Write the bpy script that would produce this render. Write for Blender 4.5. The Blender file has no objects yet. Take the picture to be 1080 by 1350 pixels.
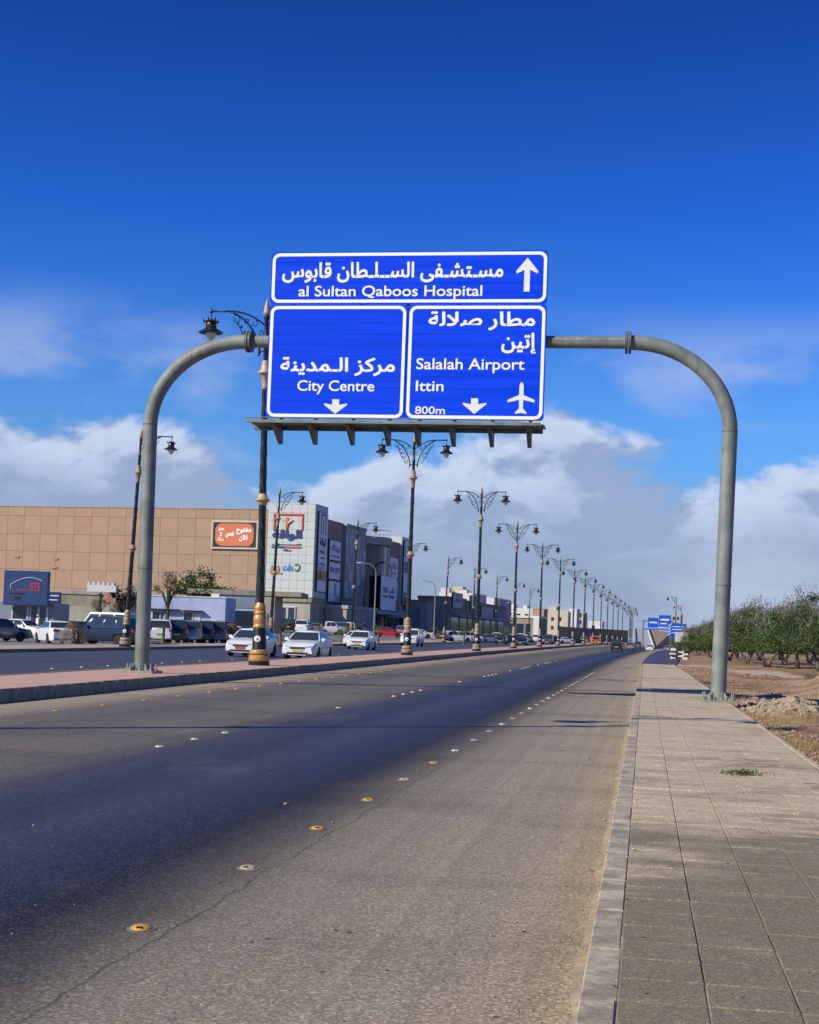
import bpy, bmesh, math, random, unicodedata
from math import pi, sin, cos, tan, radians, sqrt, atan2
from mathutils import Vector, Matrix, Quaternion, noise
random.seed(7)
D = bpy.data
SC = bpy.context.scene
COL = SC.collection

# ------------------------------------------------------------------ camera
EYE = 1.6
YAW, PITCH, RHO = 0.163167, 0.041967, 0.036
FPX, WPX, HPX, SHPX = 1900.0, 1080.0, 1350.0, 83.0
fwd = Vector((-sin(YAW) * cos(PITCH), cos(YAW) * cos(PITCH), sin(PITCH)))
r0 = Vector((cos(YAW), sin(YAW), 0)); u0 = r0.cross(fwd)
rgt = r0 * cos(RHO) + u0 * sin(RHO); upv = u0 * cos(RHO) - r0 * sin(RHO)
cam = D.cameras.new('camera'); camo = D.objects.new('camera', cam); COL.objects.link(camo)
M = Matrix((rgt, upv, -fwd)).transposed().to_4x4(); M.translation = (0, 0, EYE)
camo.matrix_world = M
cam.sensor_fit = 'VERTICAL'; cam.sensor_height = 36.0
cam.lens = FPX / HPX * 36.0
cam.shift_y = SHPX / HPX
cam.clip_start = 0.1; cam.clip_end = 20000
SC.camera = camo

# ------------------------------------------------------------------ light
SUN_EL = radians(33)
SUN_DIR = Vector((0.755, 0.656, 0)).normalized()          # the way the shadows fall
sl = D.lights.new('sun', 'SUN'); sl.energy = 5.0; sl.angle = radians(0.53); sl.color = (1.0, 0.91, 0.76)
so = D.objects.new('sun', sl); COL.objects.link(so)
ray = Vector((SUN_DIR.x * cos(SUN_EL), SUN_DIR.y * cos(SUN_EL), -sin(SUN_EL)))
so.rotation_mode = 'QUATERNION'; so.rotation_quaternion = ray.to_track_quat('-Z', 'Y')
so.location = (-60, -50, 60)
SC.view_settings.view_transform = 'Standard'; SC.view_settings.look = 'None'
SC.view_settings.exposure = 0.0; SC.view_settings.gamma = 1.0
SC.view_settings.use_curve_mapping = False
SC.cycles.max_bounces = 5; SC.cycles.diffuse_bounces = 3; SC.cycles.glossy_bounces = 3
SC.cycles.transparent_max_bounces = 8

world = D.worlds.new('World'); SC.world = world; world.use_nodes = True
nt = world.node_tree; N = nt.nodes; L = nt.links
for n in list(N): N.remove(n)

class G:
    """tiny node-graph helper"""
    def __init__(s, tree): s.t = tree
    def n(s, typ, **kw):
        x = s.t.nodes.new(typ)
        for k, v in kw.items(): setattr(x, k, v)
        return x
    def l(s, a, b): s.t.links.new(a, b)
    def val(s, inp, v):
        if hasattr(v, 'is_output') or isinstance(v, bpy.types.NodeSocket): s.l(v, inp)
        else: inp.default_value = v
    def math(s, op, a, b=0.0, c=None, clamp=False):
        x = s.n('ShaderNodeMath', operation=op); x.use_clamp = clamp
        s.val(x.inputs[0], a); s.val(x.inputs[1], b)
        if c is not None: s.val(x.inputs[2], c)
        return x.outputs[0]
    def ss(s, v, a, b):
        x = s.n('ShaderNodeMapRange', interpolation_type='SMOOTHSTEP')
        s.val(x.inputs[0], v); x.inputs[1].default_value = a; x.inputs[2].default_value = b
        return x.outputs[0]
    def mix(s, f, a, b, blend='MIX'):
        x = s.n('ShaderNodeMix', data_type='RGBA', blend_type=blend)
        s.val(x.inputs[0], f)
        for i, v in ((6, a), (7, b)):
            if isinstance(v, (tuple, list)): x.inputs[i].default_value = (*v[:3], 1)
            else: s.l(v, x.inputs[i])
        return x.outputs[2]
    def noise(s, vec, scale, detail=4, rough=0.55, dist=0.0):
        x = s.n('ShaderNodeTexNoise'); x.inputs['Scale'].default_value = scale
        x.inputs['Detail'].default_value = detail; x.inputs['Roughness'].default_value = rough
        x.inputs['Distortion'].default_value = dist
        if vec is not None: s.l(vec, x.inputs['Vector'])
        return x.outputs['Fac']
    def mapping(s, vec, loc=(0, 0, 0), scale=(1, 1, 1), rot=(0, 0, 0)):
        x = s.n('ShaderNodeMapping'); s.l(vec, x.inputs[0])
        x.inputs['Location'].default_value = loc; x.inputs['Scale'].default_value = scale
        x.inputs['Rotation'].default_value = rot
        return x.outputs[0]
    def ramp(s, v, stops, interp='LINEAR'):
        x = s.n('ShaderNodeValToRGB'); r = x.color_ramp; r.interpolation = interp
        while len(r.elements) < len(stops): r.elements.new(0.5)
        for e, (p, c) in zip(r.elements, stops):
            e.position = p; e.color = (*c[:3], 1) if isinstance(c, (tuple, list)) else (c, c, c, 1)
        s.val(x.inputs[0], v)
        return x.outputs[0]

g = G(nt)
sky = g.n('ShaderNodeTexSky', sky_type='NISHITA'); sky.sun_disc = False
sky.sun_elevation = SUN_EL
sky.sun_rotation = atan2(-SUN_DIR.x, -SUN_DIR.y) % (2 * pi)
sky.altitude = 0; sky.air_density = 1.0; sky.dust_density = 0.6; sky.ozone_density = 3.0
tc = g.n('ShaderNodeTexCoord'); dirv = tc.outputs['Generated']
sep = g.n('ShaderNodeSeparateXYZ'); g.l(dirv, sep.inputs[0]); zc = sep.outputs['Z']
# deep polarised blue overhead, clearer blue lower down
tint = g.ramp(g.math('MULTIPLY', zc, 2.0), [(0.0, (0.50, 0.74, 1.0)), (0.30, (0.40, 0.82, 1.45)), (0.42, (0.24, 0.66, 1.48)), (0.56, (0.12, 0.50, 1.42)), (0.80, (0.07, 0.31, 0.98)), (1.0, (0.06, 0.25, 0.80))])
blue = g.mix(1.0, sky.outputs[0], tint, 'MULTIPLY')
# clouds: a lumpy bank low over the land, a thin veil above it
CL = (15.2, 7.7, 0.6); CV = (20.06, 8.6, 0.3)
n1 = g.noise(g.mapping(dirv, loc=CL, scale=(1, 1, 1.7)), 8.0, 8, 0.56, 0.25)
n1b = g.noise(g.mapping(dirv, loc=(CL[0] - 0.012, CL[1] - 0.008, CL[2] + 0.026), scale=(1, 1, 1.7)), 8.0, 8, 0.56, 0.25)
nb = g.noise(g.mapping(dirv, loc=(CL[0] + 1.3, CL[1] + 2.2, 0), scale=(1, 1, 1.2)), 3.0, 2, 0.5)
edge = g.math('ADD', g.math('MULTIPLY', g.math('SUBTRACT', zc, 0.124), 4.0), 0.5)
dens = g.math('SUBTRACT', g.math('ADD', n1, g.math('MULTIPLY', g.math('SUBTRACT', nb, 0.5), 0.9)), edge)
mask = g.math('MULTIPLY', g.ss(dens, -0.02, 0.10), 0.94)
lit = g.math('MULTIPLY', g.ss(g.math('SUBTRACT', n1, n1b), -0.045, 0.075), g.ss(dens, 0.55, 0.05))
soft = g.noise(g.mapping(dirv, loc=(CL[0], 5.1, 0), scale=(1, 1, 2.6)), 6.0, 6, 0.55)
ccol = g.mix(lit, (3.2, 4.1, 6.2), (6.1, 7.0, 8.8))
base = g.mix(g.ss(soft, 0.38, 0.66), (3.0, 3.85, 5.5), (4.6, 5.45, 7.0))
ccol = g.mix(g.ss(zc, 0.035, 0.10), base, ccol)
veil = g.math('MULTIPLY', g.math('MULTIPLY', g.ss(g.noise(g.mapping(dirv, loc=CV, scale=(1, 1, 2.6)), 3.4, 7, 0.55), 0.48, 0.62), g.ss(zc, 0.235, 0.18)), 0.62)
c1 = g.mix(veil, blue, (4.0, 5.1, 8.0))
c2 = g.mix(mask, c1, ccol)
bg = g.n('ShaderNodeBackground'); bg.inputs[1].default_value = 0.1
g.l(c2, bg.inputs[0])
wo = g.n('ShaderNodeOutputWorld'); g.l(bg.outputs[0], wo.inputs[0])

# ------------------------------------------------------------------ helpers
def clamp(v, a=0.0, b=1.0): return max(a, min(b, v))

def bend(y): return 8.5 * (max(0.0, y - 100) / 445.0) ** 1.6

def height(x, y):
    """lie of the land in road coordinates: flat on the right, rising gently on the left and with distance"""
    s = clamp((-2.6 - x) / 9.4)
    h = s * 0.0036 * clamp(y - 22, 0, 300)
    if x < -32: h += 0.008 * clamp(y - 150, 0, 120) * clamp((-32 - x) / 4)
    if x < -38: h += 0.05 * clamp(-38 - x, 0, 14) * clamp((y - 110) / 60)
    return h

def R(x, y, z=0.0):
    """road coordinates -> world"""
    return Vector((x + bend(y), y, height(x, y) + z))

def spot(px, dist):
    """plan position on a bearing, `dist` metres down the line of sight"""
    d = fwd + rgt * ((px - 540) / FPX) - upv * ((849 - (850 - px) * RHO - 675 - SHPX) / FPX)
    return d.x * dist, d.y * dist

def ground_at(x, y): return height(x - bend(y), y)

def tag(o, label=None, cat=None, group=None, kind=None):
    if label: o['label'] = label
    if cat: o['category'] = cat
    if group: o['group'] = group
    if kind: o['kind'] = kind
    return o

def link(o, parent=None):
    COL.objects.link(o)
    if parent: o.parent = parent
    return o

def empty(name, loc, rz=0.0, label=None, cat=None, group=None, kind=None):
    o = D.objects.new(name, None); COL.objects.link(o)
    o.location = loc; o.rotation_euler = (0, 0, rz); o.empty_display_size = 0.2
    return tag(o, label, cat, group, kind)

class MB:
    def __init__(s): s.v = []; s.f = []; s.m = []; s.uv = None
    def add(s, vs, fs, mi=0):
        b = len(s.v); s.v += [Vector(p) for p in vs]
        for f in fs: s.f.append([b + i for i in f]); s.m.append(mi)
        return s
    def box(s, x0, x1, y0, y1, z0, z1, mi=0, rot=0, piv=(0, 0)):
        vs = [(x, y, z) for z in (z0, z1) for y in (y0, y1) for x in (x0, x1)]
        if rot:
            c, q = cos(rot), sin(rot)
            vs = [(piv[0] + (x - piv[0]) * c - (y - piv[1]) * q, piv[1] + (x - piv[0]) * q + (y - piv[1]) * c, z) for x, y, z in vs]
        return s.add(vs, [(0, 2, 3, 1), (4, 5, 7, 6), (0, 1, 5, 4), (2, 6, 7, 3), (0, 4, 6, 2), (1, 3, 7, 5)], mi)
    def bbox(s, x0, x1, y0, y1, z0, z1, b=0.01, mi=0):
        """box with chamfered top edges"""
        vs = [(x0, y0, z0), (x1, y0, z0), (x1, y1, z0), (x0, y1, z0), (x0, y0, z1 - b), (x1, y0, z1 - b), (x1, y1, z1 - b), (x0, y1, z1 - b),
              (x0 + b, y0 + b, z1), (x1 - b, y0 + b, z1), (x1 - b, y1 - b, z1), (x0 + b, y1 - b, z1)]
        fs = [(0, 3, 2, 1)] + [(i, (i + 1) % 4, 4 + (i + 1) % 4, 4 + i) for i in range(4)] + [(4 + i, 4 + (i + 1) % 4, 8 + (i + 1) % 4, 8 + i) for i in range(4)] + [(8, 9, 10, 11)]
        return s.add(vs, fs, mi)
    def tube(s, pts, rad, n=10, mi=0, cap=True):
        pts = [Vector(p) for p in pts]
        if not isinstance(rad, (list, tuple)): rad = [rad] * len(pts)
        up = None; rings = []
        for i, p in enumerate(pts):
            t = (pts[min(i + 1, len(pts) - 1)] - pts[max(i - 1, 0)]).normalized()
            if up is None:
                up = Vector((0, 0, 1)) if abs(t.z) < 0.9 else Vector((1, 0, 0))
            a = t.cross(up).normalized(); up = a.cross(t).normalized()
            rings.append([p + (a * cos(2 * pi * k / n) + up * sin(2 * pi * k / n)) * rad[i] for k in range(n)])
        vs = [q for r in rings for q in r]; fs = []
        for i in range(len(pts) - 1):
            for k in range(n):
                a, b = i * n + k, i * n + (k + 1) % n
                fs.append((a, a + n, b + n, b))
        if cap: fs.append(tuple(range(n))); fs.append(tuple(reversed(range((len(pts) - 1) * n, len(pts) * n))))
        return s.add(vs, fs, mi)
    def lathe(s, prof, n=16, cx=0, cy=0, z0=0, mi=0, axis='z', lobes=0, lobe=0, twist=0):
        vs = []; fs = []
        for r, z in prof:
            for k in range(n):
                a = 2 * pi * k / n
                rr = r * (1 + lobe * cos(lobes * (a + twist * z))) if lobes else r
                if axis == 'z': vs.append((cx + rr * cos(a), cy + rr * sin(a), z0 + z))
                elif axis == 'x': vs.append((cx + z, cy + rr * cos(a), z0 + rr * sin(a)))
                else: vs.append((cx + rr * cos(a), cy + z, z0 + rr * sin(a)))
        for i in range(len(prof) - 1):
            for k in range(n):
                a, b = i * n + k, i * n + (k + 1) % n
                fs.append((a, b, b + n, a + n) if axis == 'z' else (a, a + n, b + n, b) if axis == 'y' else (a, b, b + n, a + n))
        fs.append(tuple(reversed(range(n)))); fs.append(tuple(range((len(prof) - 1) * n, len(prof) * n)))
        return s.add(vs, fs, mi)
    def prism(s, poly, y0, y1, mi=0, plane='xz'):
        """extrude a 2D outline (x,z) along y, or (x,y) along z, or (y,z) along x"""
        n = len(poly)
        def P(a, b, t): return {'xz': (a, t, b), 'xy': (a, b, t), 'yz': (t, a, b)}[plane]
        vs = [P(a, b, y0) for a, b in poly] + [P(a, b, y1) for a, b in poly]
        fs = [tuple(range(n)), tuple(reversed(range(n, 2 * n)))] + [(i, i + n, (i + 1) % n + n, (i + 1) % n) for i in range(n)]
        return s.add(vs, fs, mi)
    def quad(s, a, b, c, d, mi=0): return s.add([a, b, c, d], [(0, 1, 2, 3)], mi)
    def xf(s, m):
        s.v = [m @ p for p in s.v]; return s
    def join(s, o, m=None, mo=0):
        b = len(s.v); s.v += [(m @ p) if m else p.copy() for p in o.v]
        s.f += [[b + i for i in f] for f in o.f]; s.m += [k + mo for k in o.m]; return s
    def mesh(s, name, mats, smooth=False, recalc=True, angle=None):
        me = D.meshes.new(name)
        me.from_pydata([tuple(p) for p in s.v], [], s.f)
        for m in (mats if isinstance(mats, (list, tuple)) else [mats]): me.materials.append(m)
        if any(s.m): me.polygons.foreach_set('material_index', s.m)
        if recalc:
            bm = bmesh.new(); bm.from_mesh(me); bmesh.ops.recalc_face_normals(bm, faces=bm.faces); bm.to_mesh(me); bm.free()
        if smooth:
            me.polygons.foreach_set('use_smooth', [True] * len(me.polygons))
            if angle: me.set_sharp_from_angle(angle=radians(angle))
        me.update()
        return me
    def build(s, name, mats, parent=None, smooth=False, recalc=True, angle=40, loc=None):
        o = D.objects.new(name, s.mesh(name, mats, smooth, recalc, angle)); link(o, parent)
        if loc is not None: o.location = loc
        return o

def copy_tree(o, parent=None):
    c = o.copy(); COL.objects.link(c); c.parent = parent
    for ch in o.children: copy_tree(ch, c)
    return c

ORD = ['', 'first', 'second', 'third', 'fourth', 'fifth', 'sixth', 'seventh', 'eighth', 'ninth', 'tenth', 'eleventh', 'twelfth', 'thirteenth', 'fourteenth', 'fifteenth', 'sixteenth', 'seventeenth', 'eighteenth', 'nineteenth']
TENS = {2: 'twent', 3: 'thirt', 4: 'fort', 5: 'fift', 6: 'sixt', 7: 'sevent', 8: 'eight', 9: 'ninet'}
def nth(n):
    if n < 20: return ORD[n]
    t, u = divmod(n, 10)
    return TENS[t] + ('ieth' if u == 0 else 'y-' + ORD[u])

# ------------------------------------------------------------------ materials
def lin(c):
    return tuple(((x / 255) / 12.92 if x / 255 <= 0.04045 else ((x / 255 + 0.055) / 1.055) ** 2.4) for x in c)

def mat(name, col, rough=0.7, metal=0.0, var=0.12, vs=3.0, bump=0.0, bs=40.0, dirt=None, dirts=1.2, spec=0.5, coat=0.0, streak=False):
    m = D.materials.new(name); m.use_nodes = True
    t = m.node_tree; b = t.nodes['Principled BSDF']; g = G(t)
    b.inputs['Roughness'].default_value = rough; b.inputs['Metallic'].default_value = metal
    b.inputs['Specular IOR Level'].default_value = spec
    b.inputs['Coat Weight'].default_value = coat
    tc = g.n('ShaderNodeTexCoord').outputs['Object']
    f = g.noise(tc, vs, 5, 0.6)
    dk = tuple(c * (1 - var) for c in col); lt = tuple(min(1, c * (1 + var)) for c in col)
    c = g.mix(g.ss(f, 0.3, 0.7), dk, lt)
    if dirt:
        v = g.mapping(tc, scale=(1, 1, 0.12)) if streak else tc
        c = g.mix(g.math('MULTIPLY', g.ss(g.noise(v, dirts, 6, 0.65), 0.45, 0.75), 0.7), c, dirt)
    g.l(c, b.inputs['Base Color'])
    if bump:
        bn = g.n('ShaderNodeBump'); bn.inputs['Strength'].default_value = bump; bn.inputs['Distance'].default_value = 0.02
        g.l(g.noise(tc, bs, 4, 0.6), bn.inputs['Height']); g.l(bn.outputs[0], b.inputs['Normal'])
    return m

Mt = {}
Mt['galv'] = mat('galvanised_steel', (0.205, 0.235, 0.215), 0.62, 0.1, 0.24, 1.6, 0.15, 40, (0.115, 0.115, 0.09), 3.2, streak=True)
Mt['galv_dark'] = mat('weathered_steel', (0.13, 0.14, 0.13), 0.6, 0.3, 0.2, 4, 0.05, 60)
Mt['bolt'] = mat('bolt_steel', (0.30, 0.30, 0.25), 0.6, 0.3, 0.3, 12, 0.1, 60)
Mt['white_refl'] = mat('reflective_white', (0.92, 0.94, 0.95), 0.45, 0, 0.03, 5)
Mt['symbol_white'] = mat('aged_white_film', (0.78, 0.80, 0.76), 0.5, 0, 0.06, 9)
Mt['lamp_green'] = mat('dark_green_iron', (0.016, 0.022, 0.024), 0.38, 0.3, 0.3, 6, 0.03, 60)
Mt['gold'] = mat('gold_paint', (0.50, 0.29, 0.095), 0.42, 0.25, 0.2, 8, 0.05, 60)
Mt['gold_pale'] = mat('faded_gold_paint', (0.52, 0.36, 0.20), 0.55, 0.1, 0.2, 8)
Mt['shade'] = mat('lamp_bronze', (0.07, 0.06, 0.05), 0.35, 0.5, 0.3, 6)
Mt['globe'] = mat('milky_glass', (0.55, 0.60, 0.60), 0.15, 0, 0.05, 5, spec=0.7)
Mt['medal'] = mat('white_medallion', (0.75, 0.78, 0.76), 0.5, 0, 0.05)
Mt['tyre'] = mat('tyre_rubber', (0.015, 0.015, 0.016), 0.8, 0, 0.2, 12)
Mt['rim'] = mat('alloy_rim', (0.35, 0.36, 0.38), 0.35, 0.8, 0.1, 12)
Mt['glass'] = mat('car_glass', (0.030, 0.048, 0.058), 0.04, 0, 0.1, 3, spec=0.8)
Mt['black'] = mat('black_plastic', (0.012, 0.012, 0.013), 0.5, 0, 0.2, 8)
Mt['lens'] = mat('headlamp_glass', (0.55, 0.58, 0.62), 0.12, 0.4, 0.1, 20)
Mt['red_lens'] = mat('red_lamp_glass', (0.45, 0.015, 0.012), 0.2, 0, 0.1, 20)
Mt['chrome'] = mat('chrome', (0.55, 0.56, 0.58), 0.2, 0.9, 0.05, 8)
Mt['plate_y'] = mat('yellow_plate', (0.62, 0.52, 0.08), 0.5, 0, 0.05)
Mt['plate_r'] = mat('red_plate', (0.45, 0.06, 0.05), 0.5, 0, 0.05)
PAINT = {
    'white': mat('white_car_paint', (0.74, 0.76, 0.78), 0.28, 0, 0.03, 2, coat=0.5),
    'silver': mat('silver_car_paint', (0.36, 0.38, 0.40), 0.3, 0.6, 0.05, 2, coat=0.5),
    'black': mat('black_car_paint', (0.012, 0.013, 0.018), 0.25, 0, 0.1, 2, coat=0.5),
    'navy': mat('navy_car_paint', (0.010, 0.016, 0.042), 0.25, 0.1, 0.1, 2, coat=0.5),
    'grey': mat('grey_car_paint', (0.10, 0.105, 0.13), 0.28, 0.5, 0.1, 2, coat=0.5),
    'red': mat('red_car_paint', (0.48, 0.02, 0.03), 0.28, 0, 0.05, 2, coat=0.5),
    'orange': mat('orange_paint', (0.75, 0.13, 0.03), 0.4, 0, 0.05, 2),
    'brown': mat('brown_car_paint', (0.09, 0.045, 0.03), 0.28, 0.4, 0.1, 2, coat=0.5),
}

def surface_mat(name, build):
    m = D.materials.new(name); m.use_nodes = True
    t = m.node_tree; b = t.nodes['Principled BSDF']; g = G(t)
    uv = g.n('ShaderNodeUVMap'); uv.uv_map = 'road'
    build(g, b, uv.outputs[0]); return m

def asphalt(g, b, uv):
    sp = g.n('ShaderNodeSeparateXYZ'); g.l(uv, sp.inputs[0]); x = sp.outputs[0]
    wob = g.noise(g.mapping(uv, scale=(0.5, 0.06, 1)), 1.0, 4, 0.6)
    wob2 = g.noise(g.mapping(uv, scale=(1.5, 0.5, 1)), 1.3, 4, 0.6)
    xx = g.math('ADD', x, g.math('ADD', g.math('MULTIPLY', g.math('SUBTRACT', wob, 0.5), 0.5), g.math('MULTIPLY', g.math('SUBTRACT', wob2, 0.5), 0.25)))
    f = g.math('DIVIDE', g.math('ADD', xx, 12.4), 12.4)
    def p(v): return (v + 12.4) / 12.4
    sandc = (0.33, 0.27, 0.19)
    c = g.ramp(f, [(p(-12.3), (0.40, 0.33, 0.23)), (p(-11.2), (0.36, 0.30, 0.22)), (p(-10.4), (0.17, 0.155, 0.13)), (p(-9.2), (0.125, 0.12, 0.115)), (p(-7.9), (0.165, 0.15, 0.13)),
                   (p(-6.9), (0.150, 0.138, 0.122)), (p(-6.0), (0.055, 0.058, 0.078)), (p(-5.2), (0.028, 0.031, 0.052)), (p(-4.5), (0.044, 0.050, 0.076)), (p(-3.7), (0.016, 0.018, 0.033)), (p(-3.15), (0.018, 0.019, 0.028)), (p(-2.75), (0.09, 0.082, 0.07)),
                   (p(-2.2), (0.255, 0.222, 0.165)), (p(-1.5), (0.33, 0.285, 0.21)), (p(-0.75), (0.37, 0.31, 0.22)), (p(-0.42), (0.40, 0.33, 0.215)), (p(-0.0), (0.44, 0.36, 0.23))])
    # aggregate, blotches, tar spots
    streak = g.noise(g.mapping(uv, scale=(5.0, 0.05, 1)), 1.0, 4, 0.6)
    c = g.mix(g.math('MULTIPLY', g.ss(streak, 0.35, 0.65), 0.22), c, (0.35, 0.35, 0.38), 'MULTIPLY')
    vo = g.n('ShaderNodeTexVoronoi'); g.l(uv, vo.inputs['Vector']); vo.inputs['Scale'].default_value = 75.0
    vs_ = g.n('ShaderNodeSeparateXYZ'); g.l(vo.outputs['Color'], vs_.inputs[0])
    ag = g.noise(uv, 55.0, 3, 0.7)
    c = g.mix(1.0, c, g.ramp(vs_.outputs[0], [(0.0, 0.62), (0.55, 0.92), (0.85, 1.20), (1.0, 1.75)]), 'MULTIPLY')
    c = g.mix(1.0, c, g.ramp(ag, [(0.32, 0.72), (0.5, 1.0), (0.70, 1.25)]), 'MULTIPLY')
    c = g.mix(g.math('MULTIPLY', g.ss(vs_.outputs[1], 0.62, 0.95), 0.11), c, (0.50, 0.50, 0.52))
    bl = g.noise(g.mapping(uv, scale=(0.35, 0.9, 1)), 0.55, 6, 0.6)
    c = g.mix(g.math('MULTIPLY', g.ss(bl, 0.48, 0.66), 0.42), c, g.mix(0.5, c, (0.02, 0.02, 0.02)))
    bl2 = g.noise(g.mapping(uv, scale=(0.8, 0.25, 1), loc=(5, 3, 0)), 0.8, 5, 0.6)
    c = g.mix(g.math('MULTIPLY', g.ss(bl2, 0.55, 0.75), 0.22), c, (0.26, 0.22, 0.17))
    tar = g.noise(g.mapping(uv, scale=(1.0, 0.6, 1), loc=(9, 2, 0)), 2.6, 3, 0.5)
    c = g.mix(g.math('MULTIPLY', g.ss(tar, 0.73, 0.78), 0.7), c, (0.03, 0.028, 0.026))
    # crack that follows the edge line, and a few wandering ones
    wx = g.noise(g.mapping(uv, scale=(0.2, 0.9, 1)), 1.6, 6, 0.7)
    cr = g.math('ABSOLUTE', g.math('ADD', g.math('ADD', x, 2.43), g.math('MULTIPLY', g.math('SUBTRACT', wx, 0.5), 0.22)))
    gap = g.ss(g.noise(g.mapping(uv, scale=(0.3, 0.6, 1), loc=(1, 7, 0)), 1.5, 3, 0.5), 0.40, 0.52)
    c = g.mix(g.math('MULTIPLY', g.math('MULTIPLY', g.ss(cr, 0.014, 0.003), gap), 0.55), c, (0.03, 0.027, 0.024))
    vc = g.n('ShaderNodeTexVoronoi', feature='DISTANCE_TO_EDGE'); g.l(g.mapping(uv, scale=(0.34, 0.22, 1), loc=(3.3, 0.6, 0)), vc.inputs['Vector']); vc.inputs['Scale'].default_value = 1.0
    wv = g.noise(uv, 1.1, 6, 0.7)
    dcr = g.math('ADD', vc.outputs['Distance'], g.math('MULTIPLY', g.math('SUBTRACT', wv, 0.5), 0.10))
    gp2 = g.ss(g.noise(g.mapping(uv, loc=(11, 3, 0)), 0.35, 3, 0.5), 0.52, 0.60)
    c = g.mix(g.math('MULTIPLY', g.math('MULTIPLY', g.ss(g.math('ABSOLUTE', dcr), 0.004, 0.0005), gp2), 0.22), c, (0.035, 0.032, 0.03))
    g.l(c, b.inputs['Base Color'])
    ro = g.ramp(f, [(p(-12.3), 0.95), (p(-6.6), 0.85), (p(-5.6), 0.55), (p(-3.6), 0.52), (p(-2.6), 0.85), (p(-0.0), 0.95)])
    g.l(ro, b.inputs['Roughness'])
    b.inputs['Specular IOR Level'].default_value = 0.25
    bn = g.n('ShaderNodeBump'); bn.inputs['Strength'].default_value = 0.4; bn.inputs['Distance'].default_value = 0.006
    g.l(ag, bn.inputs['Height']); g.l(bn.outputs[0], b.inputs['Normal'])
Mt['asphalt'] = surface_mat('worn_asphalt', asphalt)

def asphalt2(g, b, uv):
    f = g.noise(g.mapping(uv, scale=(1.2, 0.05, 1)), 1.0, 4, 0.6)
    c = g.mix(g.ss(f, 0.3, 0.7), (0.032, 0.036, 0.052), (0.068, 0.070, 0.080))
    c = g.mix(g.math('MULTIPLY', g.ss(g.noise(uv, 40, 3, 0.7), 0.4, 0.7), 0.3), c, (0.12, 0.12, 0.13))
    g.l(c, b.inputs['Base Color']); b.inputs['Roughness'].default_value = 0.55
Mt['asphalt2'] = surface_mat('far_carriageway_asphalt', asphalt2)

def pink_brick(g, b, uv):
    br = g.n('ShaderNodeTexBrick'); g.l(uv, br.inputs['Vector'])
    br.inputs['Color1'].default_value = (0.62, 0.36, 0.28, 1); br.inputs['Color2'].default_value = (0.54, 0.31, 0.24, 1)
    br.inputs['Mortar'].default_value = (0.45, 0.34, 0.26, 1); br.inputs['Scale'].default_value = 1.0
    br.inputs['Mortar Size'].default_value = 0.006; br.inputs['Brick Width'].default_value = 0.20; br.inputs['Row Height'].default_value = 0.10
    c = g.mix(g.math('MULTIPLY', g.ss(g.noise(uv, 0.9, 6, 0.6), 0.42, 0.75), 0.65), br.outputs['Color'], (0.58, 0.44, 0.33))
    c = g.mix(g.math('MULTIPLY', g.ss(g.noise(g.mapping(uv, loc=(4, 4, 0)), 2.7, 5, 0.6), 0.55, 0.8), 0.5), c, (0.34, 0.19, 0.15))
    g.l(c, b.inputs['Base Color']); b.inputs['Roughness'].default_value = 0.9
    bn = g.n('ShaderNodeBump'); bn.inputs['Strength'].default_value = 0.5; bn.inputs['Distance'].default_value = 0.01
    g.l(br.outputs['Fac'], bn.inputs['Height']); bn.invert = True; g.l(bn.outputs[0], b.inputs['Normal'])
Mt['pink'] = surface_mat('pink_paving_blocks', pink_brick)

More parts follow.
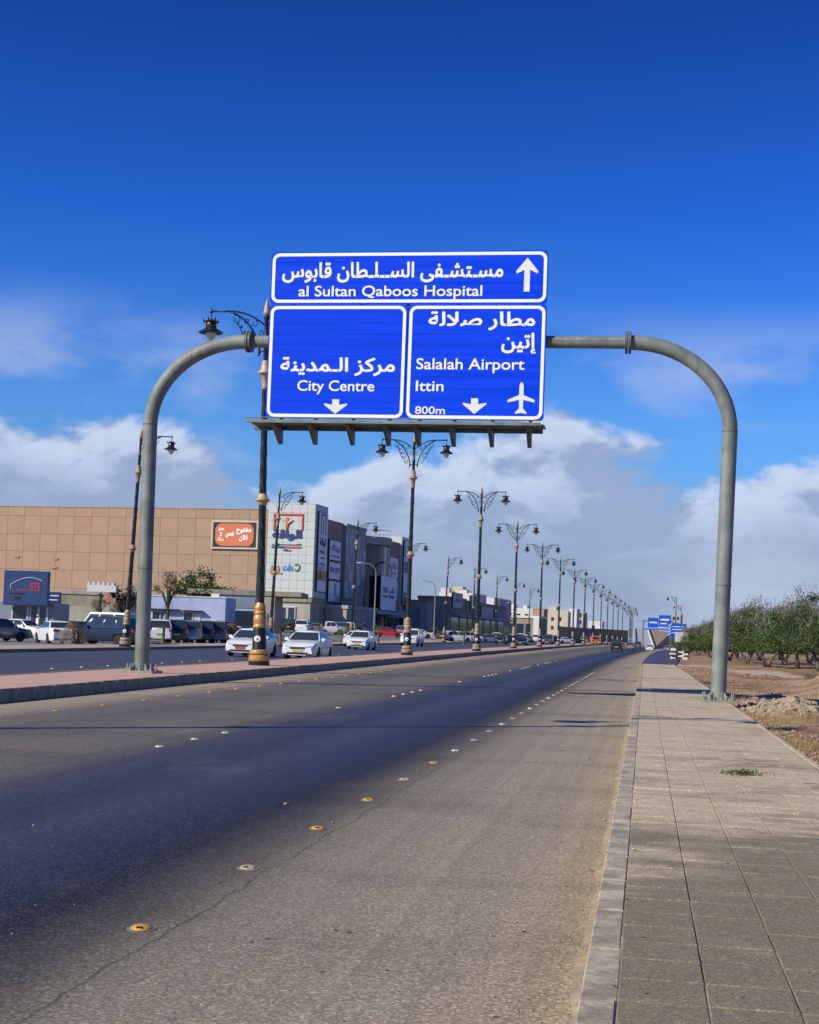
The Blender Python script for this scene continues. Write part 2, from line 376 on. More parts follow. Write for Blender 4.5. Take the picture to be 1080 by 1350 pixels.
def slab(g, b, uv):
    geo = g.n('ShaderNodeNewGeometry').outputs['Position']
    sp = g.n('ShaderNodeSeparateXYZ'); g.l(geo, sp.inputs[0])
    oi = g.n('ShaderNodeObjectInfo').outputs['Random']
    c = g.mix(g.ss(g.noise(geo, 3.0, 6, 0.65), 0.3, 0.7), (0.52, 0.425, 0.295), (0.63, 0.525, 0.37))
    st = g.noise(g.mapping(geo, scale=(0.55, 0.9, 1), loc=(2.1, 0.35, 0)), 0.85, 10, 0.72)
    grime = g.math('ADD', st, g.math('MULTIPLY', g.ss(sp.outputs[1], 15.0, 7.0), 0.28))
    grime = g.math('ADD', grime, g.math('MULTIPLY', g.math('SUBTRACT', oi, 0.5), 0.05))
    c = g.mix(g.math('MULTIPLY', g.ss(grime, 0.48, 0.72), 0.78), c, (0.150, 0.134, 0.085))
    c = g.mix(g.math('MULTIPLY', g.ss(g.noise(geo, 38, 3, 0.7), 0.5, 0.72), 0.35), c, (0.12, 0.105, 0.08))
    vo = g.n('ShaderNodeTexVoronoi'); g.l(geo, vo.inputs['Vector']); vo.inputs['Scale'].default_value = 110.0
    vs_ = g.n('ShaderNodeSeparateXYZ'); g.l(vo.outputs['Color'], vs_.inputs[0])
    c = g.mix(1.0, c, g.ramp(vs_.outputs[0], [(0.0, 0.62), (0.6, 0.95), (0.9, 1.15), (1.0, 1.7)]), 'MULTIPLY')
    c = g.mix(g.math('MULTIPLY', g.ss(g.noise(geo, 9.0, 6, 0.7), 0.52, 0.70), 0.35), c, (0.13, 0.115, 0.08))
    sd = g.noise(g.mapping(geo, scale=(1.6, 4.0, 1), loc=(7, 1, 0)), 1.1, 5, 0.6)
    c = g.mix(g.math('MULTIPLY', g.ss(sd, 0.58, 0.78), 0.4), c, (0.42, 0.35, 0.26))
    g.l(c, b.inputs['Base Color']); b.inputs['Roughness'].default_value = 0.92
    b.inputs['Specular IOR Level'].default_value = 0.25
    bn = g.n('ShaderNodeBump'); bn.inputs['Strength'].default_value = 0.6; bn.inputs['Distance'].default_value = 0.006
    g.l(g.noise(geo, 55, 4, 0.7), bn.inputs['Height']); g.l(bn.outputs[0], b.inputs['Normal'])
Mt['slab'] = surface_mat('stained_concrete_slab', slab)

def joint(g, b, uv):
    geo = g.n('ShaderNodeNewGeometry').outputs['Position']
    c = g.mix(g.ss(g.noise(geo, 2.2, 5, 0.6), 0.4, 0.65), (0.17, 0.145, 0.11), (0.40, 0.33, 0.25))
    g.l(c, b.inputs['Base Color']); b.inputs['Roughness'].default_value = 0.95
Mt['joint'] = surface_mat('sandy_joint', joint)

def kerbm(g, b, uv):
    geo = g.n('ShaderNodeNewGeometry').outputs['Position']
    oi = g.n('ShaderNodeObjectInfo').outputs['Random']
    c = g.mix(g.ss(g.noise(geo, 4.5, 6, 0.65), 0.32, 0.68), (0.26, 0.23, 0.165), (0.60, 0.52, 0.38))
    c = g.mix(g.math('MULTIPLY', oi, 0.25), c, (0.16, 0.14, 0.105))
    c = g.mix(g.math('MULTIPLY', g.ss(g.noise(geo, 30, 3, 0.7), 0.5, 0.7), 0.4), c, (0.08, 0.075, 0.06))
    g.l(c, b.inputs['Base Color']); b.inputs['Roughness'].default_value = 0.92
    bn = g.n('ShaderNodeBump'); bn.inputs['Strength'].default_value = 0.6; bn.inputs['Distance'].default_value = 0.01
    g.l(g.noise(geo, 30, 4, 0.7), bn.inputs['Height']); g.l(bn.outputs[0], b.inputs['Normal'])
Mt['kerb'] = surface_mat('weathered_kerb', kerbm)
Mt['kerb_dark'] = mat('grey_kerb_stone', (0.24, 0.215, 0.17), 0.9, 0, 0.35, 3.0, 0.3, 30, (0.30, 0.25, 0.19), 4.0)

def dirt(g, b, uv):
    n = g.noise(uv, 0.16, 7, 0.6)
    c = g.mix(g.ss(n, 0.38, 0.62), (0.33, 0.205, 0.115), (0.44, 0.335, 0.23))
    n2 = g.noise(g.mapping(uv, scale=(0.35, 1.5, 1)), 0.5, 7, 0.65)
    c = g.mix(g.math('MULTIPLY', g.ss(n2, 0.46, 0.64), 0.8), c, (0.20, 0.095, 0.048))
    n3 = g.noise(uv, 4.5, 6, 0.7)
    c = g.mix(g.math('MULTIPLY', g.ss(n3, 0.48, 0.66), 0.7), c, (0.11, 0.065, 0.04))
    n4 = g.noise(g.mapping(uv, loc=(3, 8, 0)), 1.6, 6, 0.65)
    c = g.mix(g.math('MULTIPLY', g.ss(n4, 0.55, 0.72), 0.5), c, (0.46, 0.38, 0.28))
    sp = g.n('ShaderNodeSeparateXYZ'); g.l(uv, sp.inputs[0])
    dt = g.math('ABSOLUTE', g.math('ADD', g.math('SUBTRACT', sp.outputs[0], g.math('SUBTRACT', 25.3, g.math('MULTIPLY', sp.outputs[1], 0.19))), g.math('MULTIPLY', g.math('SUBTRACT', n4, 0.5), 1.6)))
    tk = g.math('MULTIPLY', g.ss(dt, 1.7, 0.9), g.math('MULTIPLY', g.ss(sp.outputs[1], 60, 72), g.ss(sp.outputs[1], 150, 125)))
    c = g.mix(g.math('MULTIPLY', tk, 0.85), c, (0.50, 0.42, 0.33))
    g.l(c, b.inputs['Base Color']); b.inputs['Roughness'].default_value = 0.97
    b.inputs['Specular IOR Level'].default_value = 0.1
    bn = g.n('ShaderNodeBump'); bn.inputs['Strength'].default_value = 1.0; bn.inputs['Distance'].default_value = 0.08
    g.l(n3, bn.inputs['Height']); g.l(bn.outputs[0], b.inputs['Normal'])
Mt['dirt'] = surface_mat('red_dirt', dirt)

def simple_ground(col1, col2, sc, rough=0.95, st=(1, 1, 1)):
    def f(g, b, uv):
        c = g.mix(g.ss(g.noise(g.mapping(uv, scale=st), sc, 7, 0.65), 0.35, 0.65), col1, col2)
        c = g.mix(g.math('MULTIPLY', g.ss(g.noise(uv, 9.0, 4, 0.7), 0.5, 0.75), 0.3), c, tuple(v * 0.4 for v in col1))
        g.l(c, b.inputs['Base Color']); b.inputs['Roughness'].default_value = rough
    return f
Mt['track'] = surface_mat('pale_dust_track', simple_ground((0.36, 0.30, 0.23), (0.46, 0.39, 0.30), 0.6))
Mt['verge'] = surface_mat('sandy_verge', simple_ground((0.36, 0.27, 0.22), (0.46, 0.37, 0.31), 0.4))
Mt['lot'] = surface_mat('car_park_asphalt', simple_ground((0.13, 0.13, 0.14), (0.24, 0.22, 0.20), 0.15))

# ------------------------------------------------------------------ surfaces
def frange(a, b, st):
    out = []; v = a
    while v < b - 1e-6: out.append(v); v += st
    out.append(b); return out

YS = [-30, -10, 0, 5, 10, 15, 22] + frange(30, 110, 8) + frange(120, 330, 10) + frange(360, 900, 40) + [1100, 1500, 2200, 3500, 6000, 9000]

def sheet(name, xs, ys, mt, zf=None, kind='structure', uvs=1.0, parent=None, smooth=True):
    mb = MB(); n = len(xs)
    for y in ys:
        for x in xs: mb.v.append(R(x, y, zf(x, y) if callable(zf) else (zf or 0)))
    for j in range(len(ys) - 1):
        for i in range(n - 1):
            a = j * n + i; mb.f.append([a, a + 1, a + n + 1, a + n]); mb.m.append(0)
    o = mb.build(name, mt, parent, smooth=smooth, recalc=False, angle=None)
    me = o.data; uvl = me.uv_layers.new(name='road')
    flat = [(x, y) for y in ys for x in xs]
    for lp in me.loops:
        q = flat[lp.vertex_index]; uvl.data[lp.index].uv = (q[0] * uvs, q[1] * uvs)
    if kind: o['kind'] = kind
    return o

def road_z(x):  # kerb lines
    return 0.0

def fld(x, y):
    """relief of the dug-up ground right of the footway"""
    t = clamp((x - 2.3) / 1.2)
    n = noise.fractal(Vector((x * 0.28, y * 0.16, 1.3)), 1.0, 2.0, 5) * 0.30
    n += noise.fractal(Vector((x * 1.4, y * 0.9, 4.3)), 1.0, 2.0, 4) * 0.07
    ridge = 0.5 * math.exp(-((x - 8.6 - 1.2 * sin(y * 0.13)) / 1.3) ** 2) * clamp((y - 34) / 8) * clamp((70 - y) / 10) * (0.55 + 0.45 * sin(y * 0.55))
    m1 = 0.85 * math.exp(-((x - 7.4) / 1.0) ** 2 - ((y - 57) / 5.0) ** 2)
    m2 = 0.26 * math.exp(-((x - 3.5) / 0.8) ** 2 - ((y - 37.5) / 2.6) ** 2)
    far = clamp((y - 60) / 40)
    return 0.03 + t * (n * (1 - 0.4 * far) + max(0, ridge) + m1 + m2 - 0.02)

xs = [-9000, -3000, -1000, -400, -200, -120, -80, -60, -52, -45, -38, -36, -32, -29, -20, -12, -2.6, 0, 2.0]
XF = [2.2, 2.35] + frange(2.6, 16, 0.35) + [17, 18.5, 20, 23, 27, 32, 40, 60, 100, 200, 500, 1500, 5000, 9000]
sheet('ground', xs + [2.2], YS, Mt['dirt'], -0.06)
yy = frange(4, 90, 0.5) + frange(92, 130, 2) + [d for d in YS if d > 130]
sheet('dirt_ground', XF, [-30, 0] + yy, Mt['dirt'], lambda x, y: fld(x, y) if x < 60 else 0.0)

sheet('road', [-12.3, -10.4, -8.5, -6.3, -4.5, -2.6, -1.2, -0.22], [d for d in YS if d <= 1500], Mt['asphalt'], 0.0)
# beyond the end of the footway the carriageway widens into a slip lane
def slip_r(y): return 2.4 + 1.2 * clamp((y - 110) / 60)
mb = MB(); ys2 = [107.5] + frange(110, 330, 10) + frange(360, 900, 40)
for y in ys2: mb.v += [R(-0.22, y, 0.002), R(slip_r(y), y, 0.06)]
for j in range(len(ys2) - 1): mb.f.append([2 * j, 2 * j + 1, 2 * j + 3, 2 * j + 2]); mb.m.append(0)
o = mb.build('slip_lane', Mt['asphalt2'], recalc=False); uvl = o.data.uv_layers.new(name='road')
for lp in o.data.loops: p = o.data.vertices[lp.vertex_index].co; uvl.data[lp.index].uv = (p.x, p.y)
o['kind'] = 'structure'

MEDT = 0.24
sheet('median', [-15.35, -14, -12.3], [d for d in YS if d <= 900], Mt['pink'], MEDT - 0.004)
sheet('far_carriageway', [-29.0, -24, -19, -15.35], [d for d in YS if d <= 900], Mt['asphalt2'], 0.0)
sheet('verge', [-34.0, -32, -29.15], [d for d in YS if d <= 900], Mt['verge'], 0.12)
sheet('car_park', [-95, -70, -60, -52, -45, -38, -36, -34.05], [d for d in YS if 30 <= d <= 900], Mt['lot'], 0.0)

# kerbs: single stones while they can be told apart
def kerb(name, x0, x1, top, y0, y1, n_single, step, mt, far_to=900, bev=0.02):
    e = empty(name, (0, 0, 0), kind='structure')
    y = y0; k = 0; cache = {}
    while k < n_single and y < y1:
        L = step
        key = k % 7
        if key not in cache:
            rr = random.Random(key + 5); b = MB(); j = [rr.uniform(-0.004, 0.004) for _ in range(4)]
            b.bbox(x0 + j[0], x1 + j[1], 0.006, L - 0.008, -0.10, top + j[2], bev)
            cache[key] = b.mesh('kerb_stone', mt)
        s = D.objects.new('kerb_stone', cache[key]); link(s, e)
        p = R((x0 + x1) / 2, y + L / 2); s.location = (bend(y), y, p.z)
        sl_ = (R((x0 + x1) / 2, y + L).z - R((x0 + x1) / 2, y).z) / L
        s.rotation_euler = (math.atan(sl_), 0, 0)
        s.location.z = R((x0 + x1) / 2, y).z + random.uniform(-0.003, 0.003)
        y += L; k += 1
    rest = MB(); ys = [v for v in YS if v > y and v <= far_to]; ys = [y] + ys
    for a, b_ in zip(ys, ys[1:]):
        p = [R(x0, a, 0), R(x1, a, 0), R(x1, b_, 0), R(x0, b_, 0)]
        lo = [q - Vector((0, 0, 0.1)) for q in p]; hi = [q + Vector((0, 0, top)) for q in p]
        rest.add(lo + hi, [(4, 5, 6, 7), (0, 4, 7, 3), (1, 2, 6, 5)])
    o = rest.build('kerb_stone_run', mt, e, recalc=False); o['kind'] = 'stuff'
    return e
kerb('footway_kerb', -0.22, -0.069, 0.15, 3.0, 108, 100, 1.0, Mt['kerb'], far_to=108, bev=0.008)
kerb('median_kerb', -12.45, -12.29, 0.255, 20, 200, 75, 0.9, Mt['kerb_dark'])
kerb('median_far_kerb', -15.50, -15.36, 0.25, 28, 200, 0, 0.9, Mt['kerb_dark'])
kerb('verge_kerb', -29.16, -29.0, 0.16, 55, 200, 0, 0.9, Mt['kerb_dark'])
sheet('car_park_edge', [-34.25, -34.04], [d for d in YS if 30 <= d <= 900], Mt['kerb_dark'], 0.17)

# footway: sand bed + paving tiles
TW, TL = 0.365, 0.40
fw = empty('footway', (0, 0, 0), kind='structure')
bed = MB(); bed.box(-0.0765, 2.14, 2.6, 108, -0.10, 0.143); bed.build('sand_bed', Mt['joint'], fw)
tiles = []
for k in range(6):
    rr = random.Random(k); b = MB(); b.bbox(0.003, TW - 0.003, 0.0018, TL - 0.0018, -0.03, 0.0, 0.004)
    for i in range(8, 12): b.v[i].z += rr.uniform(-0.002, 0.002)
    tiles.append(b.mesh('paving_tile', Mt['slab']))
y0 = 4.0; row = 0; rest = MB(); rt = random.Random(3)
y = y0
while y < 108 - TL:
    for c in range(6):
        x = -0.068 + c * TW
        dz = rt.uniform(-0.0025, 0.0025)
        if rt.random() < 0.02: dz -= 0.004
        if row < 50:
            t = D.objects.new('paving_tile', rt.choice(tiles)); link(t, fw); t.location = (x, y, 0.15 + dz)
            t.rotation_euler = (rt.uniform(-.004, .004), rt.uniform(-.004, .004), 0)
        else:
            rest.box(x + 0.004, x + TW - 0.004, y + 0.002, y + TL - 0.002, 0.13, 0.15 + dz)
    y += TL; row += 1
o = rest.build('paving_tile_field', Mt['slab'], fw, recalc=False); o['kind'] = 'stuff'
b = MB(); b.bbox(2.14, 2.22, 3, 108, -0.1, 0.155, 0.01); b.build('edging_kerb', Mt['slab'], fw)

# side road beyond the trees
sheet('side_road', [34, 40, 48], frange(60, 330, 30), Mt['lot'], 0.12)

# ------------------------------------------------------------------ lettering
SHAPES = {}
for cp in range(0xFE70, 0xFEFD):
    d = unicodedata.decomposition(chr(cp)).split()
    if len(d) == 2 and d[0] in ('<isolated>', '<final>', '<initial>', '<medial>'):
        SHAPES.setdefault(chr(int(d[1], 16)), {})[d[0]] = chr(cp)
    if len(d) == 3 and d[1] == '0644' and d[0] in ('<isolated>', '<final>'):
        SHAPES.setdefault('\u0644' + chr(int(d[2], 16)), {})[d[0]] = chr(cp)
def shape_arabic(s):
    out = []; i = 0; toks = []
    while i < len(s):
        if s[i] == '\u0644' and i + 1 < len(s) and s[i:i + 2] in SHAPES: toks.append(s[i:i + 2]); i += 2
        else: toks.append(s[i]); i += 1
    def joins_next(t): return t == '\u0640' or (t in SHAPES and '<initial>' in SHAPES[t])
    def joinable(t): return t == '\u0640' or t in SHAPES
    for i, t in enumerate(toks):
        p = i > 0 and joins_next(toks[i - 1]) and joinable(t)
        n = i + 1 < len(toks) and joins_next(t) and joinable(toks[i + 1])
        if t in SHAPES:
            f = SHAPES[t]; k = '<medial>' if p and n else '<final>' if p else '<initial>' if n else '<isolated>'
            out.append(f.get(k) or f.get('<final>' if p else '<isolated>'))
        else: out.append(t)
    return ''.join(reversed(out))

def text_polys(s, bold=0.0, arabic=False):
    rad = bold * (1.5 if arabic else 1.15); bold = 0.0
    c = D.curves.new('t', 'FONT'); c.body = shape_arabic(s) if arabic else s
    c.offset = bold; c.resolution_u = 4; c.fill_mode = 'FRONT'
    o = D.objects.new('t', c); COL.objects.link(o)
    bpy.context.view_layer.update()
    me = D.meshes.new_from_object(o.evaluated_get(bpy.context.evaluated_depsgraph_get()))
    bm = bmesh.new(); bm.from_mesh(me); bm.verts.index_update()
    bmesh.ops.remove_doubles(bm, verts=bm.verts, dist=1e-5)
    # lift touching glyphs off each other by a hair
    seen = set(); isl = 0
    for v in bm.verts:
        if v in seen: continue
        st = [v]; seen.add(v); comp = []
        while st:
            q = st.pop(); comp.append(q)
            for e in q.link_edges:
                w = e.other_vert(q)
                if w not in seen: seen.add(w); st.append(w)
        for q in comp: q.co.z = (isl % 3) * 0.0015
        isl += 1
    bm.verts.index_update()
    v0 = [v.co.copy() for v in bm.verts]; f0 = [[v.index for v in f.verts] for f in bm.faces]; vs = []; fs = []
    for q in range(9):   # stroke weight: the outline repeated round a small circle
        a = 2 * pi * q / 8; off = Vector((rad * cos(a), rad * sin(a), q * 0.0005)) if q < 8 else Vector((0, 0, 0.004))
        b0 = len(vs); vs += [v + off for v in v0]; fs += [[b0 + i for i in f] for f in f0]
    bm.free(); D.objects.remove(o); D.curves.remove(c); D.meshes.remove(me)
    return vs, fs

def lettering(s, x0, x1, z0, z1, mt, parent, arabic=False, bold=0.012, frame=None, name='lettering', axis=None):
    """flat print fitted into the box x0..x1, z0..z1 of the parent's local XZ plane (facing -Y)"""
    vs, fs = text_polys(s, bold, arabic)
    ax, bx = min(v.x for v in vs), max(v.x for v in vs); ay, by = min(v.y for v in vs), max(v.y for v in vs)
    y = frame or 0.0; mb = MB()
    mb.v = [Vector((x0 + (v.x - ax) / (bx - ax) * (x1 - x0), y - v.z, z0 + (v.y - ay) / (by - ay) * (z1 - z0))) for v in vs]
    mb.f = fs; mb.m = [0] * len(fs)
    return mb.build(name, mt, parent, recalc=False)

def rrect(x0, x1, z0, z1, r, n=6):
    pts = []
    for cx, cz, a in ((x1 - r, z1 - r, 0), (x0 + r, z1 - r, 90), (x0 + r, z0 + r, 180), (x1 - r, z0 + r, 270)):
        for k in range(n + 1): t = radians(a + 90 * k / n); pts.append((cx + r * cos(t), cz + r * sin(t)))
    return pts

# ------------------------------------------------------------------ gantry with the big blue signs
GY = 38.5
def sign_blue(name, col=(0.0, 0.050, 0.72)):
    m = D.materials.new(name); m.use_nodes = True
    t = m.node_tree; b = t.nodes['Principled BSDF']; g = G(t)
    tc = g.n('ShaderNodeTexCoord').outputs['Object']
    wv = g.noise(g.mapping(tc, scale=(0.25, 1, 7.0)), 1.3, 3, 0.5)
    c = g.mix(g.ss(wv, 0.35, 0.7), col, tuple(min(1, v * 1.22 + 0.004) for v in col))
    g.l(c, b.inputs['Base Color']); b.inputs['Roughness'].default_value = 0.5; b.inputs['Specular IOR Level'].default_value = 0.12
    return m
Mt['blue'] = sign_blue('blue_sign_sheeting')
Mt['blue_seam'] = sign_blue('blue_sheeting_seam', (0.0, 0.030, 0.45))
Mt['blue_far'] = mat('blue_sign_film', (0.01, 0.10, 0.62), 0.5, 0, 0.06, 3)

ga = empty('overhead_sign_gantry', (0, GY, 0), label='grey steel gantry arching over the near carriageway with three blue direction panels', cat='sign gantry')
def gpost(x, zb, lean):
    b = MB(); b.tube([(x, 0, zb), (x + lean, 0, zb + 3.5), (x + lean * 2, 0, 7.25)], 0.20, 20)
    b.build('post', Mt['galv'], ga, smooth=True)
    b = MB(); b.box(x - 0.46, x + 0.46, -0.42, 0.42, zb - 0.02, zb + 0.05)
    for k in range(4):
        a = pi / 4 + k * pi / 2
        b.prism([(0.19, zb + 0.05), (0.40, zb + 0.05), (0.19, zb + 0.26)], -0.012, 0.012)
        nv = len(b.v) - 6
        for i in range(nv, len(b.v)):
            p = b.v[i]; b.v[i] = Vector((x + p.x * cos(a) - p.y * sin(a), p.x * sin(a) + p.y * cos(a), p.z))
    bp = b.build('base_plate', Mt['bolt'], ga)
    for k in range(8):
        a = 2 * pi * k / 8 + 0.2; c = MB(); cx, cy = x + 0.40 * cos(a), 0.37 * sin(a)
        c.lathe([(0.055, 0), (0.055, 0.06), (0.022, 0.065), (0.022, 0.17), (0.006, 0.20)], 6, cx, cy, zb + 0.05)
        c.build('anchor_bolt', Mt['bolt'], bp)
XL, XR = -13.80, 1.93
gpost(XL, 0.31, -0.03)
gpost(XR, 0.17, 0.06)
def arch(x, xe, name='arched_arm'):
    pts = []
    for k in range(15):
        a = pi / 2 * k / 14
        pts.append((x + (xe - x) * (1 - cos(a)), 0, 7.25 + 2.35 * sin(a)))
    b = MB(); b.tube(pts, 0.197, 20, cap=True); b.build(name, Mt['galv'], ga, smooth=True)
arch(XL - 0.06, -11.15); arch(XR + 0.12, -0.58)
for x_, z_ in ((XL - 0.06, 7.25), (XR + 0.12, 7.25), (XL - 0.02, 3.2), (XR + 0.06, 3.2)):
    b = MB(); b.lathe([(0.196, -0.02), (0.209, -0.008), (0.209, 0.008), (0.196, 0.02)], 24, x_, 0, z_); b.build('weld_ring', Mt['galv_dark'], ga, smooth=True)
for x in (-11.08, -0.66):
    for dx in (-0.045, 0.045):
        b = MB(); b.lathe([(0.29, -0.035), (0.30, -0.03), (0.30, 0.03), (0.29, 0.035)], 24, x + dx, 0, 9.60, axis='x')
        # lathe 'x' puts the axis along x at height z0
        b.v = [Vector((p.x, p.y, p.z)) for p in b.v]; b.build('flange', Mt['galv_dark'], ga, smooth=True)
b = MB(); b.tube([(-11.0, 0, 9.60), (-5.8, 0, 9.63), (-0.72, 0, 9.60)], 0.165, 18); b.build('crossbeam', Mt['galv'], ga, smooth=True)
b = MB(); b.box(-11.0, -0.74, -0.172, -0.160, 9.615, 9.625); b.build('beam_seam', Mt['galv_dark'], ga)

def panel(name, x0, x1, z0, z1, label):
    b = MB(); b.prism(rrect(x0, x1, z0, z1, 0.10), -0.30, -0.26)
    p = b.build('sign_panel', Mt['blue'], ga); p['label'] = label
    b = MB(); zz = z0 + 0.29
    while zz < z1 - 0.1: b.box(x0 + 0.03, x1 - 0.03, -0.3016, -0.2995, zz - 0.004, zz + 0.004); zz += 0.29
    b.build('plank_seam', Mt['blue_seam'], p)['kind'] = 'stuff'
    bo = 0.035; bw = 0.085
    o_ = rrect(x0 + bo, x1 - bo, z0 + bo, z1 - bo, 0.20); i_ = rrect(x0 + bo + bw, x1 - bo - bw, z0 + bo + bw, z1 - bo - bw, 0.13)
    b = MB(); n = len(o_)
    b.v = [Vector((a, -0.304, c)) for a, c in o_] + [Vector((a, -0.304, c)) for a, c in i_]
    for k in range(n): b.f.append([k, (k + 1) % n, n + (k + 1) % n, n + k]); b.m.append(0)
    b.build('border', Mt['white_refl'], p, recalc=False)
    return p
W_ = Mt['white_refl']; F_ = -0.304
pt = panel('sign_panel', -10.46, -2.83, 10.585, 12.03, 'wide upper blue panel for the hospital')
pl = panel('sign_panel', -10.46, -6.60, 7.43, 10.565, 'lower left blue panel for City Centre')
pr = panel('sign_panel', -6.58, -2.83, 7.43, 10.565, 'lower right blue panel for the airport')
K = '\u0640'
lettering('مسـتشـفى الســلـطان قابوس', -10.14, -4.03, 11.17, 11.74, W_, pt, True, 0.018, F_)
lettering('al Sultan Qaboos Hospital', -9.66, -4.58, 10.70, 11.09, W_, pt, False, 0.012, F_)
lettering('مركز الـمدينة', -10.09, -6.89, 8.60, 9.12, W_, pl, True, 0.018, F_)
lettering('City Centre', -9.59, -7.44, 8.09, 8.48, W_, pl, False, 0.012, F_)
lettering('مطار صلالة', -6.02, -3.13, 9.86, 10.38, W_, pr, True, 0.018, F_)
lettering('إتين', -4.02, -3.09, 9.20, 9.80, W_, pr, True, 0.018, F_)
lettering('Salalah Airport', -6.31, -3.38, 8.70, 9.10, W_, pr, False, 0.012, F_)
lettering('Ittin', -6.30, -5.54, 8.20, 8.49, W_, pr, False, 0.012, F_)
lettering('800m', -6.30, -5.48, 7.58, 7.79, W_, pr, False, 0.012, F_)
def flat(pts, parent, mt, name, y=F_):
    b = MB(); b.v = [Vector((a, y, c)) for a, c in pts]; b.f = [list(range(len(pts)))]; b.m = [0]
    bm = bmesh.new(); me = b.mesh(name, mt, recalc=False); bm.from_mesh(me); bmesh.ops.triangulate(bm, faces=bm.faces); bm.to_mesh(me); bm.free()
    o = D.objects.new(name, me); link(o, parent); return o
def arrow_up(cx, z0, z1, w, parent):
    h = z1 - z0; s = w * 0.13
    flat([(cx, z1), (cx + w / 2, z1 - h * .40), (cx + w / 2 - .02, z1 - h * .47), (cx + s, z1 - h * .36), (cx + s, z0), (cx - s, z0), (cx - s, z1 - h * .36), (cx - w / 2 + .02, z1 - h * .47), (cx - w / 2, z1 - h * .40)][::-1], parent, Mt['symbol_white'], 'arrow')
def arrow_down(cx, z0, z1, w, parent):
    h = z1 - z0; s = w * 0.15
    flat([(cx, z0), (cx + w / 2, z0 + h * .62), (cx + w / 2, z0 + h * .72), (cx + s, z0 + h * .62), (cx + s, z1), (cx - s, z1), (cx - s, z0 + h * .62), (cx - w / 2, z0 + h * .72), (cx - w / 2, z0 + h * .62)], parent, Mt['symbol_white'], 'arrow')
arrow_up(-3.39, 10.91, 11.83, 0.60, pt)
arrow_down(-8.50, 7.56, 7.96, 0.64, pl)
arrow_down(-4.69, 7.60, 8.02, 0.64, pr)
cx = -3.44
hp = [(0, 8.47), (.045, 8.42), (.058, 8.33), (.058, 8.12), (.36, 7.99), (.36, 7.92), (.058, 7.99), (.05, 7.76), (.15, 7.66), (.15, 7.61), (0, 7.64)]
flat([(cx + a, c) for a, c in hp] + [(cx - a, c) for a, c in hp[-2:0:-1]], pr, Mt['symbol_white'], 'aeroplane_symbol')
# backing frame, walkway with brackets below
for x in (-9.8, -7.9, -6.6, -5.2, -3.4):
    b = MB(); b.box(x - 0.05, x + 0.05, -0.25, -0.17, 7.5, 11.95); b.build('backing_rail', Mt['galv_dark'], ga)
BX = [-10.02, -9.04, -8.0, -7.0, -6.17, -5.22, -4.19, -3.18]
for x in BX:
    b = MB(); b.box(x - 0.045, x + 0.045, -0.26, -0.18, 7.12, 7.46); b.build('hanger', Mt['galv_dark'], ga)
    b = MB(); b.prism([(-1.14, 7.17), (-0.16, 7.17), (-0.16, 6.72), (-0.30, 6.72)], x - 0.05, x + 0.05, plane='yz'); b.build('bracket', Mt['galv_dark'], ga)
b = MB(); b.box(-10.75, -2.84, -1.15, -1.05, 7.18, 7.26); b.box(-10.75, -2.84, -0.62, -0.56, 7.19, 7.23)
for k in range(60):
    x = -10.7 + k * 0.1328; b.box(x, x + 0.115, -1.05, -0.30, 7.205, 7.225)
b.build('walkway_grating', Mt['galv'], ga)
b = MB(); b.box(-10.75, -2.84, -0.30, -0.17, 7.10, 7.26); b.build('walkway_beam', Mt['galv_dark'], ga)
b = MB(); b.tube([(-10.8, -1.12, 7.32), (-2.8, -1.12, 7.32)], 0.018, 6); b.build('walkway_rail', Mt['galv'], ga)

